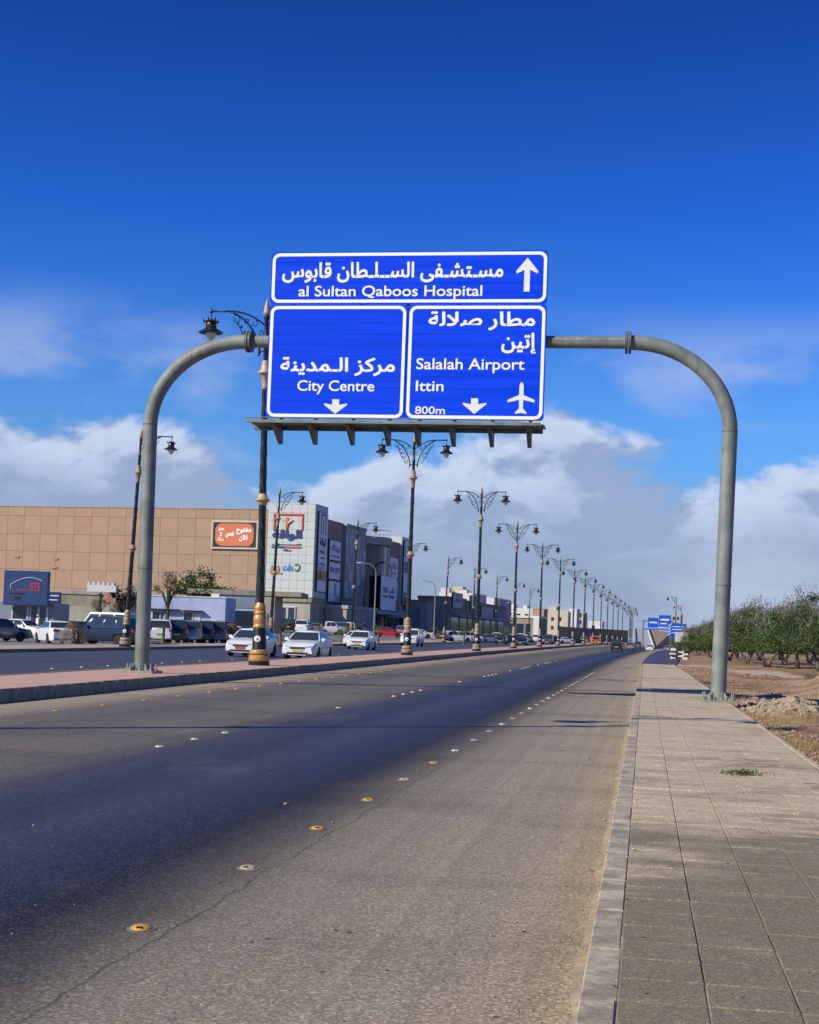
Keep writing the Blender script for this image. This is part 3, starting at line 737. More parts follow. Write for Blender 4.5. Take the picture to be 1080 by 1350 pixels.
# ------------------------------------------------------------------ ornate street lamps
def spiral(cx, cz, r0_, r1_, a0, a1, n=18):
    return [(cx + (r0_ + (r1_ - r0_) * k / n) * cos(a0 + (a1 - a0) * k / n), 0, cz + (r0_ + (r1_ - r0_) * k / n) * sin(a0 + (a1 - a0) * k / n)) for k in range(n + 1)]
def bez(p0, p1, p2, p3, n=12):
    out = []
    for k in range(n + 1):
        t = k / n; q = 1 - t
        out.append(tuple(q ** 3 * a + 3 * q * q * t * b + 3 * q * t * t * c + t ** 3 * d for a, b, c, d in zip(p0, p1, p2, p3)))
    return out
def lamp_meshes():
    m = {}
    b = MB(); b.lathe([(0.33, -0.05), (0.345, 0.02), (0.345, 0.13), (0.31, 0.15)], 20); m['plinth'] = b.mesh('plinth', Mt['lamp_green'], True, angle=40)
    b = MB()
    b.lathe([(0.31, 0.13), (0.335, 0.16), (0.345, 0.24), (0.335, 0.33), (0.29, 0.36), (0.26, 0.37)], 20)
    b.lathe([(0.27, 0.38), (0.315, 0.40), (0.33, 0.46), (0.315, 0.52), (0.26, 0.55)], 20); m['base_ring'] = b.mesh('base_ring', Mt['gold'], True, angle=40)
    b = MB(); b.lathe([(0.25, 0.34), (0.245, 0.56), (0.235, 0.60), (0.215, 1.25), (0.20, 1.32)], 20); m['pedestal'] = b.mesh('pedestal', Mt['lamp_green'], True, angle=40)
    b = MB(); b.lathe([(0.115, 0), (0.115, 0.02), (0.09, 0.03)], 18, 0.0, 0, 0, axis='y')
    b.v = [Vector((p.x, -p.y - 0.232, p.z + 0.92)) for p in b.v]; m['medallion'] = b.mesh('medallion', Mt['medal'], True)
    b = MB(); b.lathe([(0.018, 0), (0.018, 0.01)], 8, 0, 0, 0, axis='y'); b.box(-0.05, 0.05, 0, 0.008, -0.008, 0.008); b.box(-0.01, 0.01, 0, 0.008, -0.06, 0.06)
    b.v = [Vector((p.x, -p.y - 0.262, p.z + 0.92)) for p in b.v]; m['emblem'] = b.mesh('emblem', Mt['lamp_green'])
    b = MB(); b.lathe([(0.20, 1.31), (0.225, 1.34), (0.225, 1.38), (0.20, 1.41), (0.19, 1.44), (0.205, 1.50), (0.215, 1.60), (0.205, 1.72), (0.18, 1.76), (0.20, 1.80), (0.215, 1.84), (0.20, 1.88), (0.165, 1.91), (0.19, 1.98), (0.185, 2.06), (0.14, 2.15), (0.125, 2.20)], 20)
    m['barrel'] = b.mesh('barrel', Mt['gold'], True, angle=50)
    b = MB(); pr_ = [(0.128, 2.18)] + [(0.128 - 0.035 * k / 90, 2.2 + 8.5 * k / 90) for k in range(91)]
    b.lathe(pr_, 24, lobes=6, lobe=0.10, twist=1.5); m['pole'] = b.mesh('pole', Mt['lamp_green'], True, angle=70)
    b = MB(); b.lathe([(0.11, 5.62), (0.15, 5.66), (0.16, 5.74), (0.24, 5.80), (0.24, 5.84), (0.16, 5.90), (0.14, 6.0), (0.10, 6.06)], 18); m['collar'] = b.mesh('collar', Mt['gold_pale'], True, angle=50)
    b = MB(); b.lathe([(0.09, 9.75), (0.12, 9.80), (0.11, 9.90), (0.15, 10.25), (0.25, 10.32), (0.25, 10.37), (0.16, 10.46), (0.13, 10.62), (0.14, 10.70), (0.09, 10.78)], 18); m['urn'] = b.mesh('urn', Mt['gold_pale'], True, angle=50)
    b = MB(); b.lathe([(0.085, 10.6), (0.085, 11.3), (0.10, 11.33), (0.10, 11.38), (0.075, 11.42), (0.07, 12.25), (0.10, 12.3), (0.10, 12.36), (0.06, 12.4)], 12); m['upper_pole'] = b.mesh('upper_pole', Mt['lamp_green'], True, angle=50)
    b = MB(); b.lathe([(0.065, 12.38), (0.11, 12.45), (0.12, 12.55), (0.08, 12.62), (0.10, 12.68), (0.06, 12.80), (0.005, 13.0)], 12); m['finial'] = b.mesh('finial', Mt['gold_pale'], True, angle=60)
    for sgn in (1, -1):
        q = 'r' if sgn > 0 else 'l'
        def fx(pts): return [(p[0] * sgn, p[1], p[2]) for p in pts]
        b = MB()
        b.tube(fx(bez((0.06, 0, 12.05), (0.5, 0, 12.45), (0.9, 0, 12.58), (1.35, 0, 12.58)) + [(1.95, 0, 12.58)]), 0.034, 6)
        b.tube(fx(bez((0.20, 0, 11.05), (0.30, 0, 11.75), (0.65, 0, 12.35), (1.25, 0, 12.55))), 0.036, 6)
        b.tube([(0.0, 0, 11.12), (0.24 * sgn, 0, 11.12)], 0.025, 6); b.tube([(0.24 * sgn, 0, 10.95), (0.24 * sgn, 0, 11.2)], 0.028, 6)
        m['arm_' + q] = b.mesh('arm', Mt['lamp_green'], True)
        b = MB()
        for (cx, cz, r, a0, a1) in ((1.05, 12.27, 0.17, 1.2, 8.2), (0.42, 12.12, 0.13, 2.0, 8.0), (0.62, 11.62, 0.20, 0.4, 7.2), (0.66, 12.22, 0.10, -1, 5), (0.20, 11.75, 0.12, 1.2, 7.5), (0.44, 11.32, 0.15, 1.0, -5.2)):
            b.tube(fx(spiral(cx, cz, r, 0.03, a0, a1, 14)), 0.017, 4, cap=False)
        b.tube(fx(bez((0.62, 0, 11.45), (0.85, 0, 11.65), (0.8, 0, 11.9), (1.0, 0, 12.1))), 0.02, 5)
        for (cx, cz) in ((0.86, 12.0), (0.74, 11.80), (0.98, 12.12)):
            b.lathe([(0.0, -0.05), (0.055, 0.0), (0.0, 0.09)], 5, cx * sgn, 0, cz)
        m['scroll_' + q] = b.mesh('scrollwork', Mt['gold_pale'] if False else Mt['lamp_green'], True)
        x = 1.90 * sgn
        b = MB(); b.lathe([(0.02, 12.70), (0.03, 12.64), (0.055, 12.60), (0.055, 12.54), (0.02, 12.52), (0.02, 12.34), (0.06, 12.30), (0.10, 12.24)], 10, x); m['hanger_' + q] = b.mesh('hanger', Mt['shade'], True)
        b = MB(); b.lathe([(0.17, 12.0), (0.19, 12.10), (0.17, 12.16), (0.22, 12.20), (0.24, 12.22), (0.10, 12.26)], 16, x)
        for k in range(8):
            a = 2 * pi * k / 8; cx_, cy_ = x + 0.245 * cos(a), 0.245 * sin(a); b.add([(cx_ - 0.05 * sin(a), 0.245 * sin(a) + 0.05 * cos(a), 12.18), (cx_ + 0.05 * sin(a), cy_ - 0.05 * cos(a), 12.18), (x + 0.31 * cos(a), 0.31 * sin(a), 12.36), (x + 0.22 * cos(a), 0.22 * sin(a), 12.18)], [(0, 1, 2), (0, 2, 3), (1, 3, 2), (0, 3, 1)])
        m['crown_' + q] = b.mesh('crown', Mt['shade'], False)
        b = MB(); b.lathe([(0.17, 12.02), (0.20, 11.96), (0.30, 11.90), (0.40, 11.84), (0.40, 11.81), (0.20, 11.84)], 22, x); m['shade_' + q] = b.mesh('lamp_shade', Mt['lamp_green'], True, angle=40)
        b = MB(); b.lathe([(0.19, 11.83), (0.185, 11.75), (0.15, 11.65), (0.09, 11.57), (0.02, 11.54)], 16, x); m['globe_' + q] = b.mesh('globe', Mt['globe'], True)
    return m
LM = lamp_meshes()
def put(name, me, parent):
    o = D.objects.new(name, me); link(o, parent); return o
def build_lamp(x, y, rz, sides, label, group, z=0.24, simple=False):
    p = R(x, y, z)
    if simple:
        if sides not in build_lamp.cache:
            b = MB(); mats = []
            for k, me in LM.items():
                if k[-2:] in ('_r', '_l') and k[-1] not in sides: continue
                if k in ('emblem',): continue
                mt = me.materials[0]
                if mt not in mats: mats.append(mt)
                n = len(b.v); b.v += [v.co.copy() for v in me.vertices]
                for f in me.polygons: b.f.append([n + i for i in f.vertices]); b.m.append(mats.index(mt))
            build_lamp.cache[sides] = b.mesh('street_lamp', mats, recalc=False)
        o = D.objects.new('street_lamp', build_lamp.cache[sides]); link(o); o.location = p; o.rotation_euler = (0, 0, rz)
        return tag(o, label, 'street lamp', group)
    t = empty('street_lamp', p, rz, label, 'street lamp', group)
    for k in ('plinth', 'base_ring', 'pedestal', 'barrel', 'pole', 'collar', 'urn', 'upper_pole', 'finial'):
        o = put(k, LM[k], t)
        if k == 'pedestal':
            q = put('medallion', LM['medallion'], o); q2 = put('emblem', LM['emblem'], o)
    for s in sides:
        a = put('arm', LM['arm_' + s], t); put('scrollwork', LM['scroll_' + s], a)
        l = put('lantern', LM['hanger_' + s], t)
        put('crown', LM['crown_' + s], l); put('lamp_shade', LM['shade_' + s], l); put('globe', LM['globe_' + s], l)
    return t
build_lamp.cache = {}
Mt['gold_dull'] = mat('dull_gold_paint', (0.33, 0.24, 0.15), 0.6, 0.05, 0.25, 8)  # duller, greyer gold for the farther median lamps and the verge lamps
def worn(t):  # swaps both golds of a lamp for the duller one
    for o in [t] + list(t.children_recursive):
        if o.type != 'MESH': continue
        for sl_ in o.material_slots:
            if sl_.material in (Mt['gold'], Mt['gold_pale']): sl_.link = 'OBJECT'; sl_.material = Mt['gold_dull']
LX = {0: -13.5, 1: -13.62, 2: -13.62, 3: -12.9, 4: -12.9, 5: -13.1, 6: -13.25, 7: -13.4}
LY = {0: 16.8, 1: 50.3, 2: 82.8, 3: 112.8, 4: 145.8, 5: 178, 6: 210, 7: 243}
for k in range(0, 19):
    y = LY.get(k, 243 + 31.5 * (k - 7)); x = LX.get(k, -13.4)
    if k >= 3: x = -13.3 - 0.1 * min(k - 3, 4) * 0
    if k == 3: x = -13.05
    if k >= 15: x = -(20 - (k - 15) * 1.2) / 1900 * y - bend(y)
    if k == 0: lab = 'lamp on the median before the gantry, of which only the shadow shows'
    elif k == 1: lab = 'tall double street lamp with gold barrel base just behind the left gantry post and sign'
    elif k == 2: lab = 'twin-armed ornate street lamp on the median whose arms show just under the blue sign'
    else: lab = 'twin-armed street lamp on the median, %s in the row counted from the gantry' % nth(k)
    t = build_lamp(x, y, 0, 'rl', lab, 'twin-armed lamps along the median', simple=k > 9)
    if k == 1: t.scale = (1.1, 1.1, 1.022); t.rotation_euler = (0, -0.018, 0); t.location.x = -13.64
    if k >= 2: worn(t)
for k in range(0, 9):
    y = (81.5, 114.7, 146.5, 179, 211.5)[k] if k < 5 else 211.5 + 32.5 * (k - 4)
    lab = ('single-armed street lamp on the far verge beside the left gantry post', 'single-armed street lamp standing before the white mall tower', 'single-armed street lamp on the far verge before the grey striped mall facade')[k] if k < 3 else 'single-armed street lamp on the far verge, %s from the left gantry post' % nth(k + 1)
    t = build_lamp(-30.3, y, 0, 'r', lab, 'single-armed lamps on the far verge', z=0.12, simple=k > 4)
    worn(t)
    if k == 0: t.rotation_euler = (0, radians(2.0), 0)
    elif k < 5: t.rotation_euler = (0, radians(1.6), 0)
for k, (px, dd) in enumerate(((890, 330), (897, 400))):
    x, y = spot(px, dd); o = build_lamp(0, 0, 0, 'l', ('street lamp above the blue signs at the right side of the road far ahead', 'farther street lamp of the pair above the blue signs on the right')[k], 'lamps on the right far ahead', simple=True)
    o.location = (x, y, 0.1)

# ------------------------------------------------------------------ mall
MA = radians(5.7)
MO = Vector((-53.63, 229.16, 0))
mall_rz = -(MA)                 # local +Y runs along the facade, local +X faces the road
ML = Matrix.Translation(MO) @ Matrix.Rotation(mall_rz, 4, 'Z')
# local: x = -t (t to the left), y = s
Mt['tan'] = mat('tan_cladding', (0.375, 0.255, 0.168), 0.8, 0, 0.06, 0.3, 0.1, 8, (0.33, 0.21, 0.135), 0.25, streak=True)
Mt['tan2'] = mat('tan_cladding_pale', (0.395, 0.270, 0.180), 0.8, 0, 0.06, 0.3, 0.1, 8)
Mt['jointdark'] = mat('cladding_backing', (0.22, 0.145, 0.10), 0.9)
Mt['tower'] = mat('pale_metal_cladding', (0.50, 0.56, 0.53), 0.5, 0, 0.04, 0.3)
Mt['tower_side'] = Mt['tower']
Mt['brown'] = mat('brown_render', (0.32, 0.25, 0.22), 0.85, 0, 0.1, 0.4)
Mt['slate'] = mat('slate_panel', (0.23, 0.27, 0.31), 0.5, 0, 0.1, 0.5)
Mt['slate_light'] = mat('pale_slate_strip', (0.68, 0.74, 0.78), 0.5, 0, 0.15, 0.5)
Mt['bglass'] = mat('building_glass', (0.025, 0.04, 0.06), 0.12, 0, 0.1, 0.5, spec=0.7)
Mt['stone'] = mat('grey_stone_render', (0.38, 0.36, 0.31), 0.85, 0, 0.1, 0.3, 0.2, 6, (0.20, 0.19, 0.17), 0.5, streak=True)
Mt['beige'] = mat('beige_render', (0.42, 0.37, 0.30), 0.85, 0, 0.1, 0.4, 0.2, 6, (0.28, 0.24, 0.20), 0.6, streak=True)
Mt['shaded_white'] = mat('shade_tinted_render', (0.42, 0.50, 0.68), 0.85, 0, 0.08, 0.6, 0.2, 6, (0.22, 0.30, 0.48), 0.8, streak=True)  # blue of the shade on these white walls is put into the base colour
Mt['olive'] = mat('olive_render', (0.30, 0.275, 0.20), 0.9, 0, 0.12, 0.5, 0.2, 6, (0.15, 0.14, 0.11), 0.8, streak=True)
Mt['whitewall'] = mat('white_render', (0.66, 0.66, 0.64), 0.85, 0, 0.06, 0.3, 0, 6, (0.5, 0.48, 0.45), 0.4, streak=True)
Mt['cream'] = mat('cream_render', (0.55, 0.50, 0.38), 0.85, 0, 0.08, 0.3)
Mt['greywall'] = mat('grey_render', (0.38, 0.40, 0.42), 0.85, 0, 0.1, 0.4)
Mt['brownwall'] = mat('brown_block', (0.40, 0.28, 0.21), 0.9, 0, 0.12, 0.5)
Mt['teal'] = mat('teal_shutter', (0.04, 0.15, 0.19), 0.6, 0, 0.1, 1)
Mt['lit'] = mat('warm_display', (0.75, 0.50, 0.18), 0.5, 0, 0.3, 1.2)
Mt['orange'] = mat('orange_print', (0.62, 0.17, 0.07), 0.6, 0, 0.04, 1)
Mt['ink_navy'] = mat('navy_print', (0.015, 0.03, 0.14), 0.5)
Mt['ink_red'] = mat('red_print', (0.55, 0.05, 0.03), 0.5)
Mt['ink_blue'] = mat('blue_print', (0.03, 0.20, 0.60), 0.5)
Mt['ink_gold'] = mat('brown_print', (0.40, 0.22, 0.10), 0.5)
Mt['ink_green'] = mat('green_print', (0.04, 0.22, 0.12), 0.5)
Mt['paper'] = mat('pale_banner', (0.80, 0.83, 0.88), 0.55, 0, 0.05, 0.6)
Mt['paper_grey'] = mat('grey_banner', (0.42, 0.46, 0.52), 0.6, 0, 0.1, 0.6)

mall = empty('shopping_mall', MO, mall_rz, 'long tan shopping mall with a white corner tower and a dark facade towards the road', 'shopping mall')
b = MB(); b.box(-78, -8.25, 0.30, 60, 0.2, 21.3); b.build('tan_wall', Mt['jointdark'], mall)
cols = [-8.3 - 3.2 * k for k in range(22)]; rows = [21.45, 19.9, 16.8, 13.8, 10.7, 7.6, 4.5, 1.4]
pm = {}
for i in range(len(cols) - 1):
    for j in range(len(rows) - 1):
        key = (round(rows[j] - rows[j + 1], 2), (i * 3 + j) % 2)
        if key not in pm:
            b = MB(); h_ = key[0]; b.bbox(0.035, 3.165, 0, 0.0, 0, 0, 0)
            b = MB(); b.box(0.022, 3.178, 0.0, 0.12, 0.022, h_ - 0.022); pm[key] = b.mesh('wall_panel', Mt['tan' if key[1] else 'tan2'])
        o = put('wall_panel', pm[key], mall); o.location = (cols[i + 1], 0.175, rows[j + 1])
b = MB(); b.box(-78.1, -8.26, 0.10, 0.6, 21.46, 21.62); b.build('parapet_cap', Mt['tan2'], mall)
for x_, z_ in ((-54.6, 12.6), (-47.1, 12.4), (-47.3, 10.9)):
    b = MB(); b.box(x_, x_ + 0.9, 0.02, 0.17, z_, z_ + 0.3); b.build('vent', Mt['brown'], mall)
# white corner tower with cladding joints
b = MB(); b.box(-8.2, 0, 0, 6.3, 7.2, 22.4); tw = b.build('corner_tower', Mt['jointdark'], mall)
k_ = {}
for i in range(6):
    for j in range(11):
        if 'a' not in k_: c = MB(); c.box(0.02, 8.2 / 6 - 0.02, -0.06, -0.002, 0.02, 15.2 / 11 - 0.02); k_['a'] = c.mesh('cladding_panel', Mt['tower'])
        o = put('cladding_panel', k_['a'], tw); o.location = (-8.2 + i * 8.2 / 6, 0, 7.2 + j * 15.2 / 11)
for i in range(4):
    for j in range(11):
        if 'b' not in k_: c = MB(); c.box(0.002, 0.06, 0.02, 6.3 / 4 - 0.02, 0.02, 15.2 / 11 - 0.02); k_['b'] = c.mesh('cladding_panel', Mt['tower'])
        o = put('cladding_panel', k_['b'], tw); o.location = (0, i * 6.3 / 4, 7.2 + j * 15.2 / 11)
b = MB(); b.box(-8.26, 0.07, -0.07, 6.36, 22.405, 22.55); b.build('tower_cap', Mt['tower'], tw)
# facade to the road
b = MB(); b.box(-25, 0.0, 6.35, 15.0, 6.0, 20.6); b.build('brown_wall', Mt['brown'], mall)
b = MB(); b.box(-25, 0.6, 15.0, 27.0, 5.8, 20.2); st = b.build('slate_wall', Mt['slate'], mall)
rs = random.Random(4)
for i in range(17):
    yv = 15.4 + i * 0.68; zt = 19.0
    while zt > 6.5:
        h_ = rs.choice((1.5, 2.2, 3.0)); 
        if rs.random() < 0.42:
            c = MB(); c.box(0.602, 0.66, yv, yv + 0.34, zt - h_, zt - 0.15); c.build('facade_strip', Mt['slate_light'] if rs.random() < 0.75 else Mt['tower'], st)
        zt -= h_
b = MB(); b.box(-25.1, 0.75, 14.9, 27.1, 20.21, 20.6); b.build('slate_parapet', Mt['greywall'], mall)
b = MB(); b.lathe([(4.6, 5.8), (4.6, 17.9)], 28, -2.0, 33.0); b.v = [p for p in b.v]; b.build('round_glass_bay', Mt['bglass'], mall, smooth=True)
b = MB(); b.lathe([(5.4, 17.92), (5.6, 18.0), (5.6, 19.4), (5.4, 19.5)], 32, -2.0, 33.0); b.build('bay_canopy', Mt['greywall'], mall, smooth=True)
b = MB()
for k in range(24):
    a = -pi / 2 + pi * 1.0 * k / 23; b.tube([(-2 + 5.3 * cos(a), 33 + 5.3 * sin(a), 19.5), (-2 + 5.3 * cos(a), 33 + 5.3 * sin(a), 20.7)], 0.04, 4)
b.tube([(-2 + 5.3 * cos(-pi / 2 + pi * k / 23), 33 + 5.3 * sin(-pi / 2 + pi * k / 23), 20.7) for k in range(24)], 0.06, 5); b.build('bay_railing', Mt['whitewall'], mall)
b = MB(); b.tube([(3.0, 29.6, 12.6)] + [(3.0, 33 - 3.6 * cos(pi * k / 14), 12.6 + 2.4 * sin(pi * k / 14)) for k in range(15)], 0.16, 8); b.build('entrance_arch', Mt['whitewall'], mall)
b = MB(); b.box(-25, 0.2, 27.0, 38.3, 5.8, 19.3); b.build('recess_wall', Mt['slate'], mall)
b = MB(); b.box(-25, 0.9, 38.3, 42.0, 5.8, 18.6); b.build('slate_pier', Mt['slate'], mall)
b = MB(); b.box(-25, 0.5, 42.0, 50.2, 5.8, 19.7); b.build('brown_wall', Mt['brown'], mall)
b = MB(); b.box(-25, 1.0, 50.2, 55.3, 5.8, 21.0); b.build('end_tower', Mt['tower'], mall)
b = MB(); b.box(-25, 0.3, 55.3, 60.0, 5.8, 17.0); b.build('end_wall', Mt['brown'], mall)
# ground floor
b = MB(); b.box(-26, -1.6, 4.0, 60.0, 0.3, 5.79); b.build('shopfront_wall', Mt['bglass'], mall)
for k, (y0_, y1_) in enumerate(((30, 31.8), (38.5, 40), (46.5, 48.0), (49.5, 50.3))):
    b = MB(); b.box(-1.58, -1.5, y0_, y1_, 2.2, 4.9); b.build('display_window', Mt['lit'], mall)
for y_ in (24, 28, 36.5, 42.5, 52, 58):
    b = MB(); b.box(-1.2, -0.4, y_, y_ + 0.8, 0.3, 5.6); b.build('column', Mt['greywall'], mall)
b = MB(); b.box(-1.6, 3.6, 26.0, 44.0, 5.3, 5.75); b.build('entrance_canopy', Mt['greywall'], mall)
b = MB(); b.box(-1.6, 1.5, 50.0, 60.0, 5.0, 6.4); b.build('side_canopy', Mt['slate_light'], mall)
# podium below the tower
b = MB(); b.box(-19, 0.8, -3.2, 3.9, 0.3, 6.3); pod = b.build('podium_wall', Mt['stone'], mall)
b = MB(); b.box(-19.2, 1.1, -3.5, 4.0, 6.32, 7.15); b.build('podium_parapet', Mt['olive'], mall)
for k in range(4):
    b = MB(); b.box(-7.2 + k * 1.45, -6.1 + k * 1.45, -3.32, -3.21, 1.3, 5.4); w = b.build('window', Mt['bglass'], mall)
    c = MB()
    for (a0_, a1_, z0_, z1_) in ((-7.32 + k * 1.45, -7.21 + k * 1.45, 1.2, 5.6), (-6.09 + k * 1.45, -5.98 + k * 1.45, 1.2, 5.6), (-7.2 + k * 1.45, -6.1 + k * 1.45, 5.42, 5.6)): c.box(a0_, a1_, -3.42, -3.20, z0_, z1_)
    c.build('window_frame', Mt['whitewall'], w)
b = MB(); b.box(-9.6, -7.9, -3.3, -3.21, 1.0, 4.6); b.build('shutter', Mt['teal'], mall)
b = MB(); b.box(0.82, 4.6, 4.2, 21.5, 0.3, 5.6); b.build('side_wing', Mt['stone'], mall)
b = MB(); b.box(0.6, 4.9, 4.0, 21.7, 5.61, 6.2); b.build('side_wing_parapet', Mt['greywall'], mall)
b = MB(); b.box(1.6, 4.0, 10.5, 14.5, 6.21, 7.6); b.build('roof_unit', Mt['brown'], mall)

def sign_thing(name, label, cat, origin, rz, w, h, face, frame_m, fr=0.2, th=0.25):
    """board whose front looks along local -Y, lower left corner at the origin"""
    t = empty(name, origin, rz, label, cat)
    b = MB(); b.box(0, w, 0.0, th, 0, h); b.build('board', frame_m, t)
    b = MB(); b.box(fr, w - fr, -0.03, -0.002, fr, h - fr); f = b.build('face', face, t)
    return t
def mall_pt(t_, s_, z_): return ML @ Vector((-t_, s_, z_))
# orange billboard
bb = sign_thing('billboard', 'orange billboard with white Arabic lettering high on the tan mall wall', 'billboard', mall_pt(18.1, -0.2, 14.85), mall_rz, 8.3, 4.75, Mt['black'], Mt['cream'], 0.32, 0.3)
b = MB(); b.prism(rrect(0.75, 7.55, 0.5, 4.25, 1.2), -0.06, -0.035); b.build('orange_field', Mt['orange'], bb)
lettering('مفتوح', 4.5, 7.1, 2.45, 3.6, Mt['white_refl'], bb, True, 0.03, -0.065)
lettering('الآن', 5.0, 6.5, 1.3, 2.35, Mt['white_refl'], bb, True, 0.03, -0.065)
lettering('همس', 2.6, 4.1, 1.9, 2.9, Mt['white_refl'], bb, True, 0.03, -0.065)
lettering('عطور', 1.2, 2.3, 3.0, 3.6, Mt['white_refl'], bb, True, 0.03, -0.065)
lettering('صلالة', 1.2, 2.3, 1.3, 1.9, Mt['white_refl'], bb, True, 0.03, -0.065)
lettering('3', 1.5, 1.95, 2.1, 2.8, Mt['white_refl'], bb, False, 0.03, -0.065)
# tower logo
lg = empty('mall_logo', mall_pt(7.6, -0.10, 12.8), mall_rz, 'red framed Arabic mall logo with navy lettering on the white tower', 'logo sign')
b = MB(); b.box(0.4, 5.6, -0.1, 0.0, 7.75, 8.05); b.box(0.4, 0.7, -0.1, 0.0, 5.4, 7.74); b.box(5.3, 5.6, -0.1, 0.0, 5.4, 7.74); b.build('red_frame', Mt['ink_red'], lg)
b = MB(); b.tube([(2.6, -0.05, 5.6), (2.75, -0.05, 6.5), (2.2, -0.05, 7.1)], [0.16, 0.2, 0.05], 8); b.tube([(2.75, -0.05, 5.6), (2.95, -0.05, 6.4), (3.9, -0.05, 7.0)], [0.16, 0.2, 0.05], 8); b.lathe([(0.02, -0.1), (0.28, -0.08), (0.28, 0.0), (0.02, 0.02)], 12, 2.75, 0, 7.25, axis='y'); b.build('figure_mark', Mt['orange'], lg)
lettering('الواقة', 0.25, 5.5, 3.55, 5.45, Mt['ink_navy'], lg, True, 0.045, -0.05)
lettering('ســـــــــول', 0.3, 5.4, 2.75, 3.35, Mt['ink_navy'], lg, True, 0.04, -0.05)
b = MB(); b.box(0.2, 2.6, -0.08, -0.02, 2.4, 2.62); b.build('underline', Mt['ink_navy'], lg)
b = MB(); b.box(2.6, 5.4, -0.08, -0.02, 2.4, 2.62); b.build('underline', Mt['ink_red'], lg)
lettering('صلالة', 2.3, 3.7, 1.85, 2.25, Mt['ink_navy'], lg, True, 0.04, -0.05)
lg2 = empty('shop_logo', mall_pt(7.6, -0.10, 10.9), mall_rz, 'small multicoloured shop logos below the Arabic mall logo on the white tower', 'logo sign')
lettering('دفت', 2.3, 4.1, 0.6, 1.7, Mt['ink_blue'], lg2, True, 0.05, -0.05)
b = MB(); b.tube(spiral(4.75, 1.15, 0.5, 0.5, -2.4, 2.4, 16), 0.13, 6); b.build('ring_mark', Mt['ink_green'], lg2)
b = MB(); b.prism([(0.2, 0.3), (1.7, 0.3), (1.8, 0.9), (1.5, 1.5), (1.25, 1.1), (0.95, 1.8), (0.7, 1.1), (0.4, 1.5), (0.15, 0.9)], -0.08, -0.02); b.build('crown_mark', Mt['ink_gold'], lg2)
b = MB(); b.box(0.1, 2.3, -0.08, -0.02, 0.02, 0.2); b.build('crown_bar', Mt['ink_gold'], lg2)
# banners on the road side: local X of a board runs along the facade
rzf = mall_rz + pi / 2
def banner(s0, s1, z0, z1, out, label, face=Mt['paper'], items=(), cat='banner'):
    t = sign_thing('shop_banner', label, cat, mall_pt(-out, s0, z0), rzf, s1 - s0, z1 - z0, face, Mt['black'], 0.12, 0.2)
    for it in items:
        if it[0] == 'box': b = MB(); b.box(it[1], it[2], -0.05, -0.032, it[3], it[4]); b.build('printed_block', Mt[it[5]], t)
        else: lettering(it[0], it[1], it[2], it[3], it[4], Mt[it[5]], t, it[6], 0.04, -0.055)
    return t
banner(0.9, 5.6, 8.2, 21.4, 0.35, 'narrow tower banner with a figure mark and MALL lettering around the white tower corner', items=[
    ('box', 1.0, 3.7, 12.6, 12.9, 'ink_navy'), ('box', 1.0, 1.4, 9.5, 12.6, 'ink_navy'), ('box', 3.3, 3.7, 9.5, 12.6, 'ink_navy'), ('box', 2.1, 2.6, 9.6, 12.0, 'ink_red'),
    ('الواقة', 0.7, 4.0, 7.3, 9.0, 'ink_navy', True), ('MALL', 0.8, 3.9, 6.3, 6.9, 'ink_navy', False), ('box', 1.4, 3.4, 5.5, 5.75, 'ink_navy'),
    ('CITY', 0.5, 3.7, 3.7, 4.9, 'ink_blue', False), ('box', 0.13, 4.55, 1.9, 3.6, 'ink_gold'), ('box', 0.5, 2.2, 2.1, 3.4, 'ink_red')])
banner(7.0, 13.2, 13.8, 17.3, 0.3, 'uppermost banner of the column of shop signs right of the white tower', items=[('بيتك', 0.6, 5.6, 1.3, 3.0, 'ink_blue', True), ('HOME', 0.6, 5.6, 0.5, 1.0, 'ink_blue', False)])
banner(7.1, 13.3, 10.6, 13.6, 0.3, 'middle banner of the column of shop signs right of the white tower', items=[('SUN JOY', 0.5, 5.7, 0.9, 2.1, 'ink_navy', False)])
banner(7.2, 13.4, 6.7, 10.4, 0.3, 'lowest banner with grey patches in the column right of the white tower', items=[('box', 0.5, 2.3, 2.2, 3.3, 'slate_light'), ('box', 3.0, 4.2, 1.0, 3.3, 'slate'), ('box', 0.5, 2.5, 0.6, 1.6, 'slate_light'), ('box', 4.5, 5.7, 0.6, 1.3, 'slate')])
banner(28.0, 38.5, 6.0, 12.4, 3.4, 'big white entrance banner with navy print under the round glass bay', items=[('MAX', 1.5, 5.0, 3.2, 4.3, 'ink_navy', False), ('ماكس', 5.6, 9.2, 3.0, 4.4, 'ink_navy', True), ('box', 1.5, 5.0, 2.4, 2.8, 'ink_navy'), ('box', 5.8, 9.0, 2.3, 2.9, 'ink_navy')])
banner(42.6, 48.8, 12.6, 16.6, 0.75, 'upper of the two pale banners left of the far end tower', items=[('بنك', 1.0, 5.2, 1.4, 3.3, 'slate', True), ('BANK', 1.2, 5.0, 0.6, 1.1, 'slate', False)])
banner(42.8, 49.0, 8.4, 12.3, 0.75, 'lower banner with a green tree mark left of the far end tower', items=[('box', 2.4, 3.6, 1.7, 3.3, 'ink_green'), ('box', 1.5, 4.6, 0.5, 1.3, 'black')])
banner(50.9, 54.9, 7.5, 20.3, 1.3, 'tall banner with navy print on the far end tower', items=[('box', 0.8, 1.2, 9.3, 11.8, 'ink_navy'), ('box', 2.8, 3.2, 9.3, 11.8, 'ink_navy'), ('box', 0.5, 3.5, 6.4, 8.7, 'ink_navy'), ('box', 0.5, 3.3, 0.4, 2.6, 'ink_gold')])

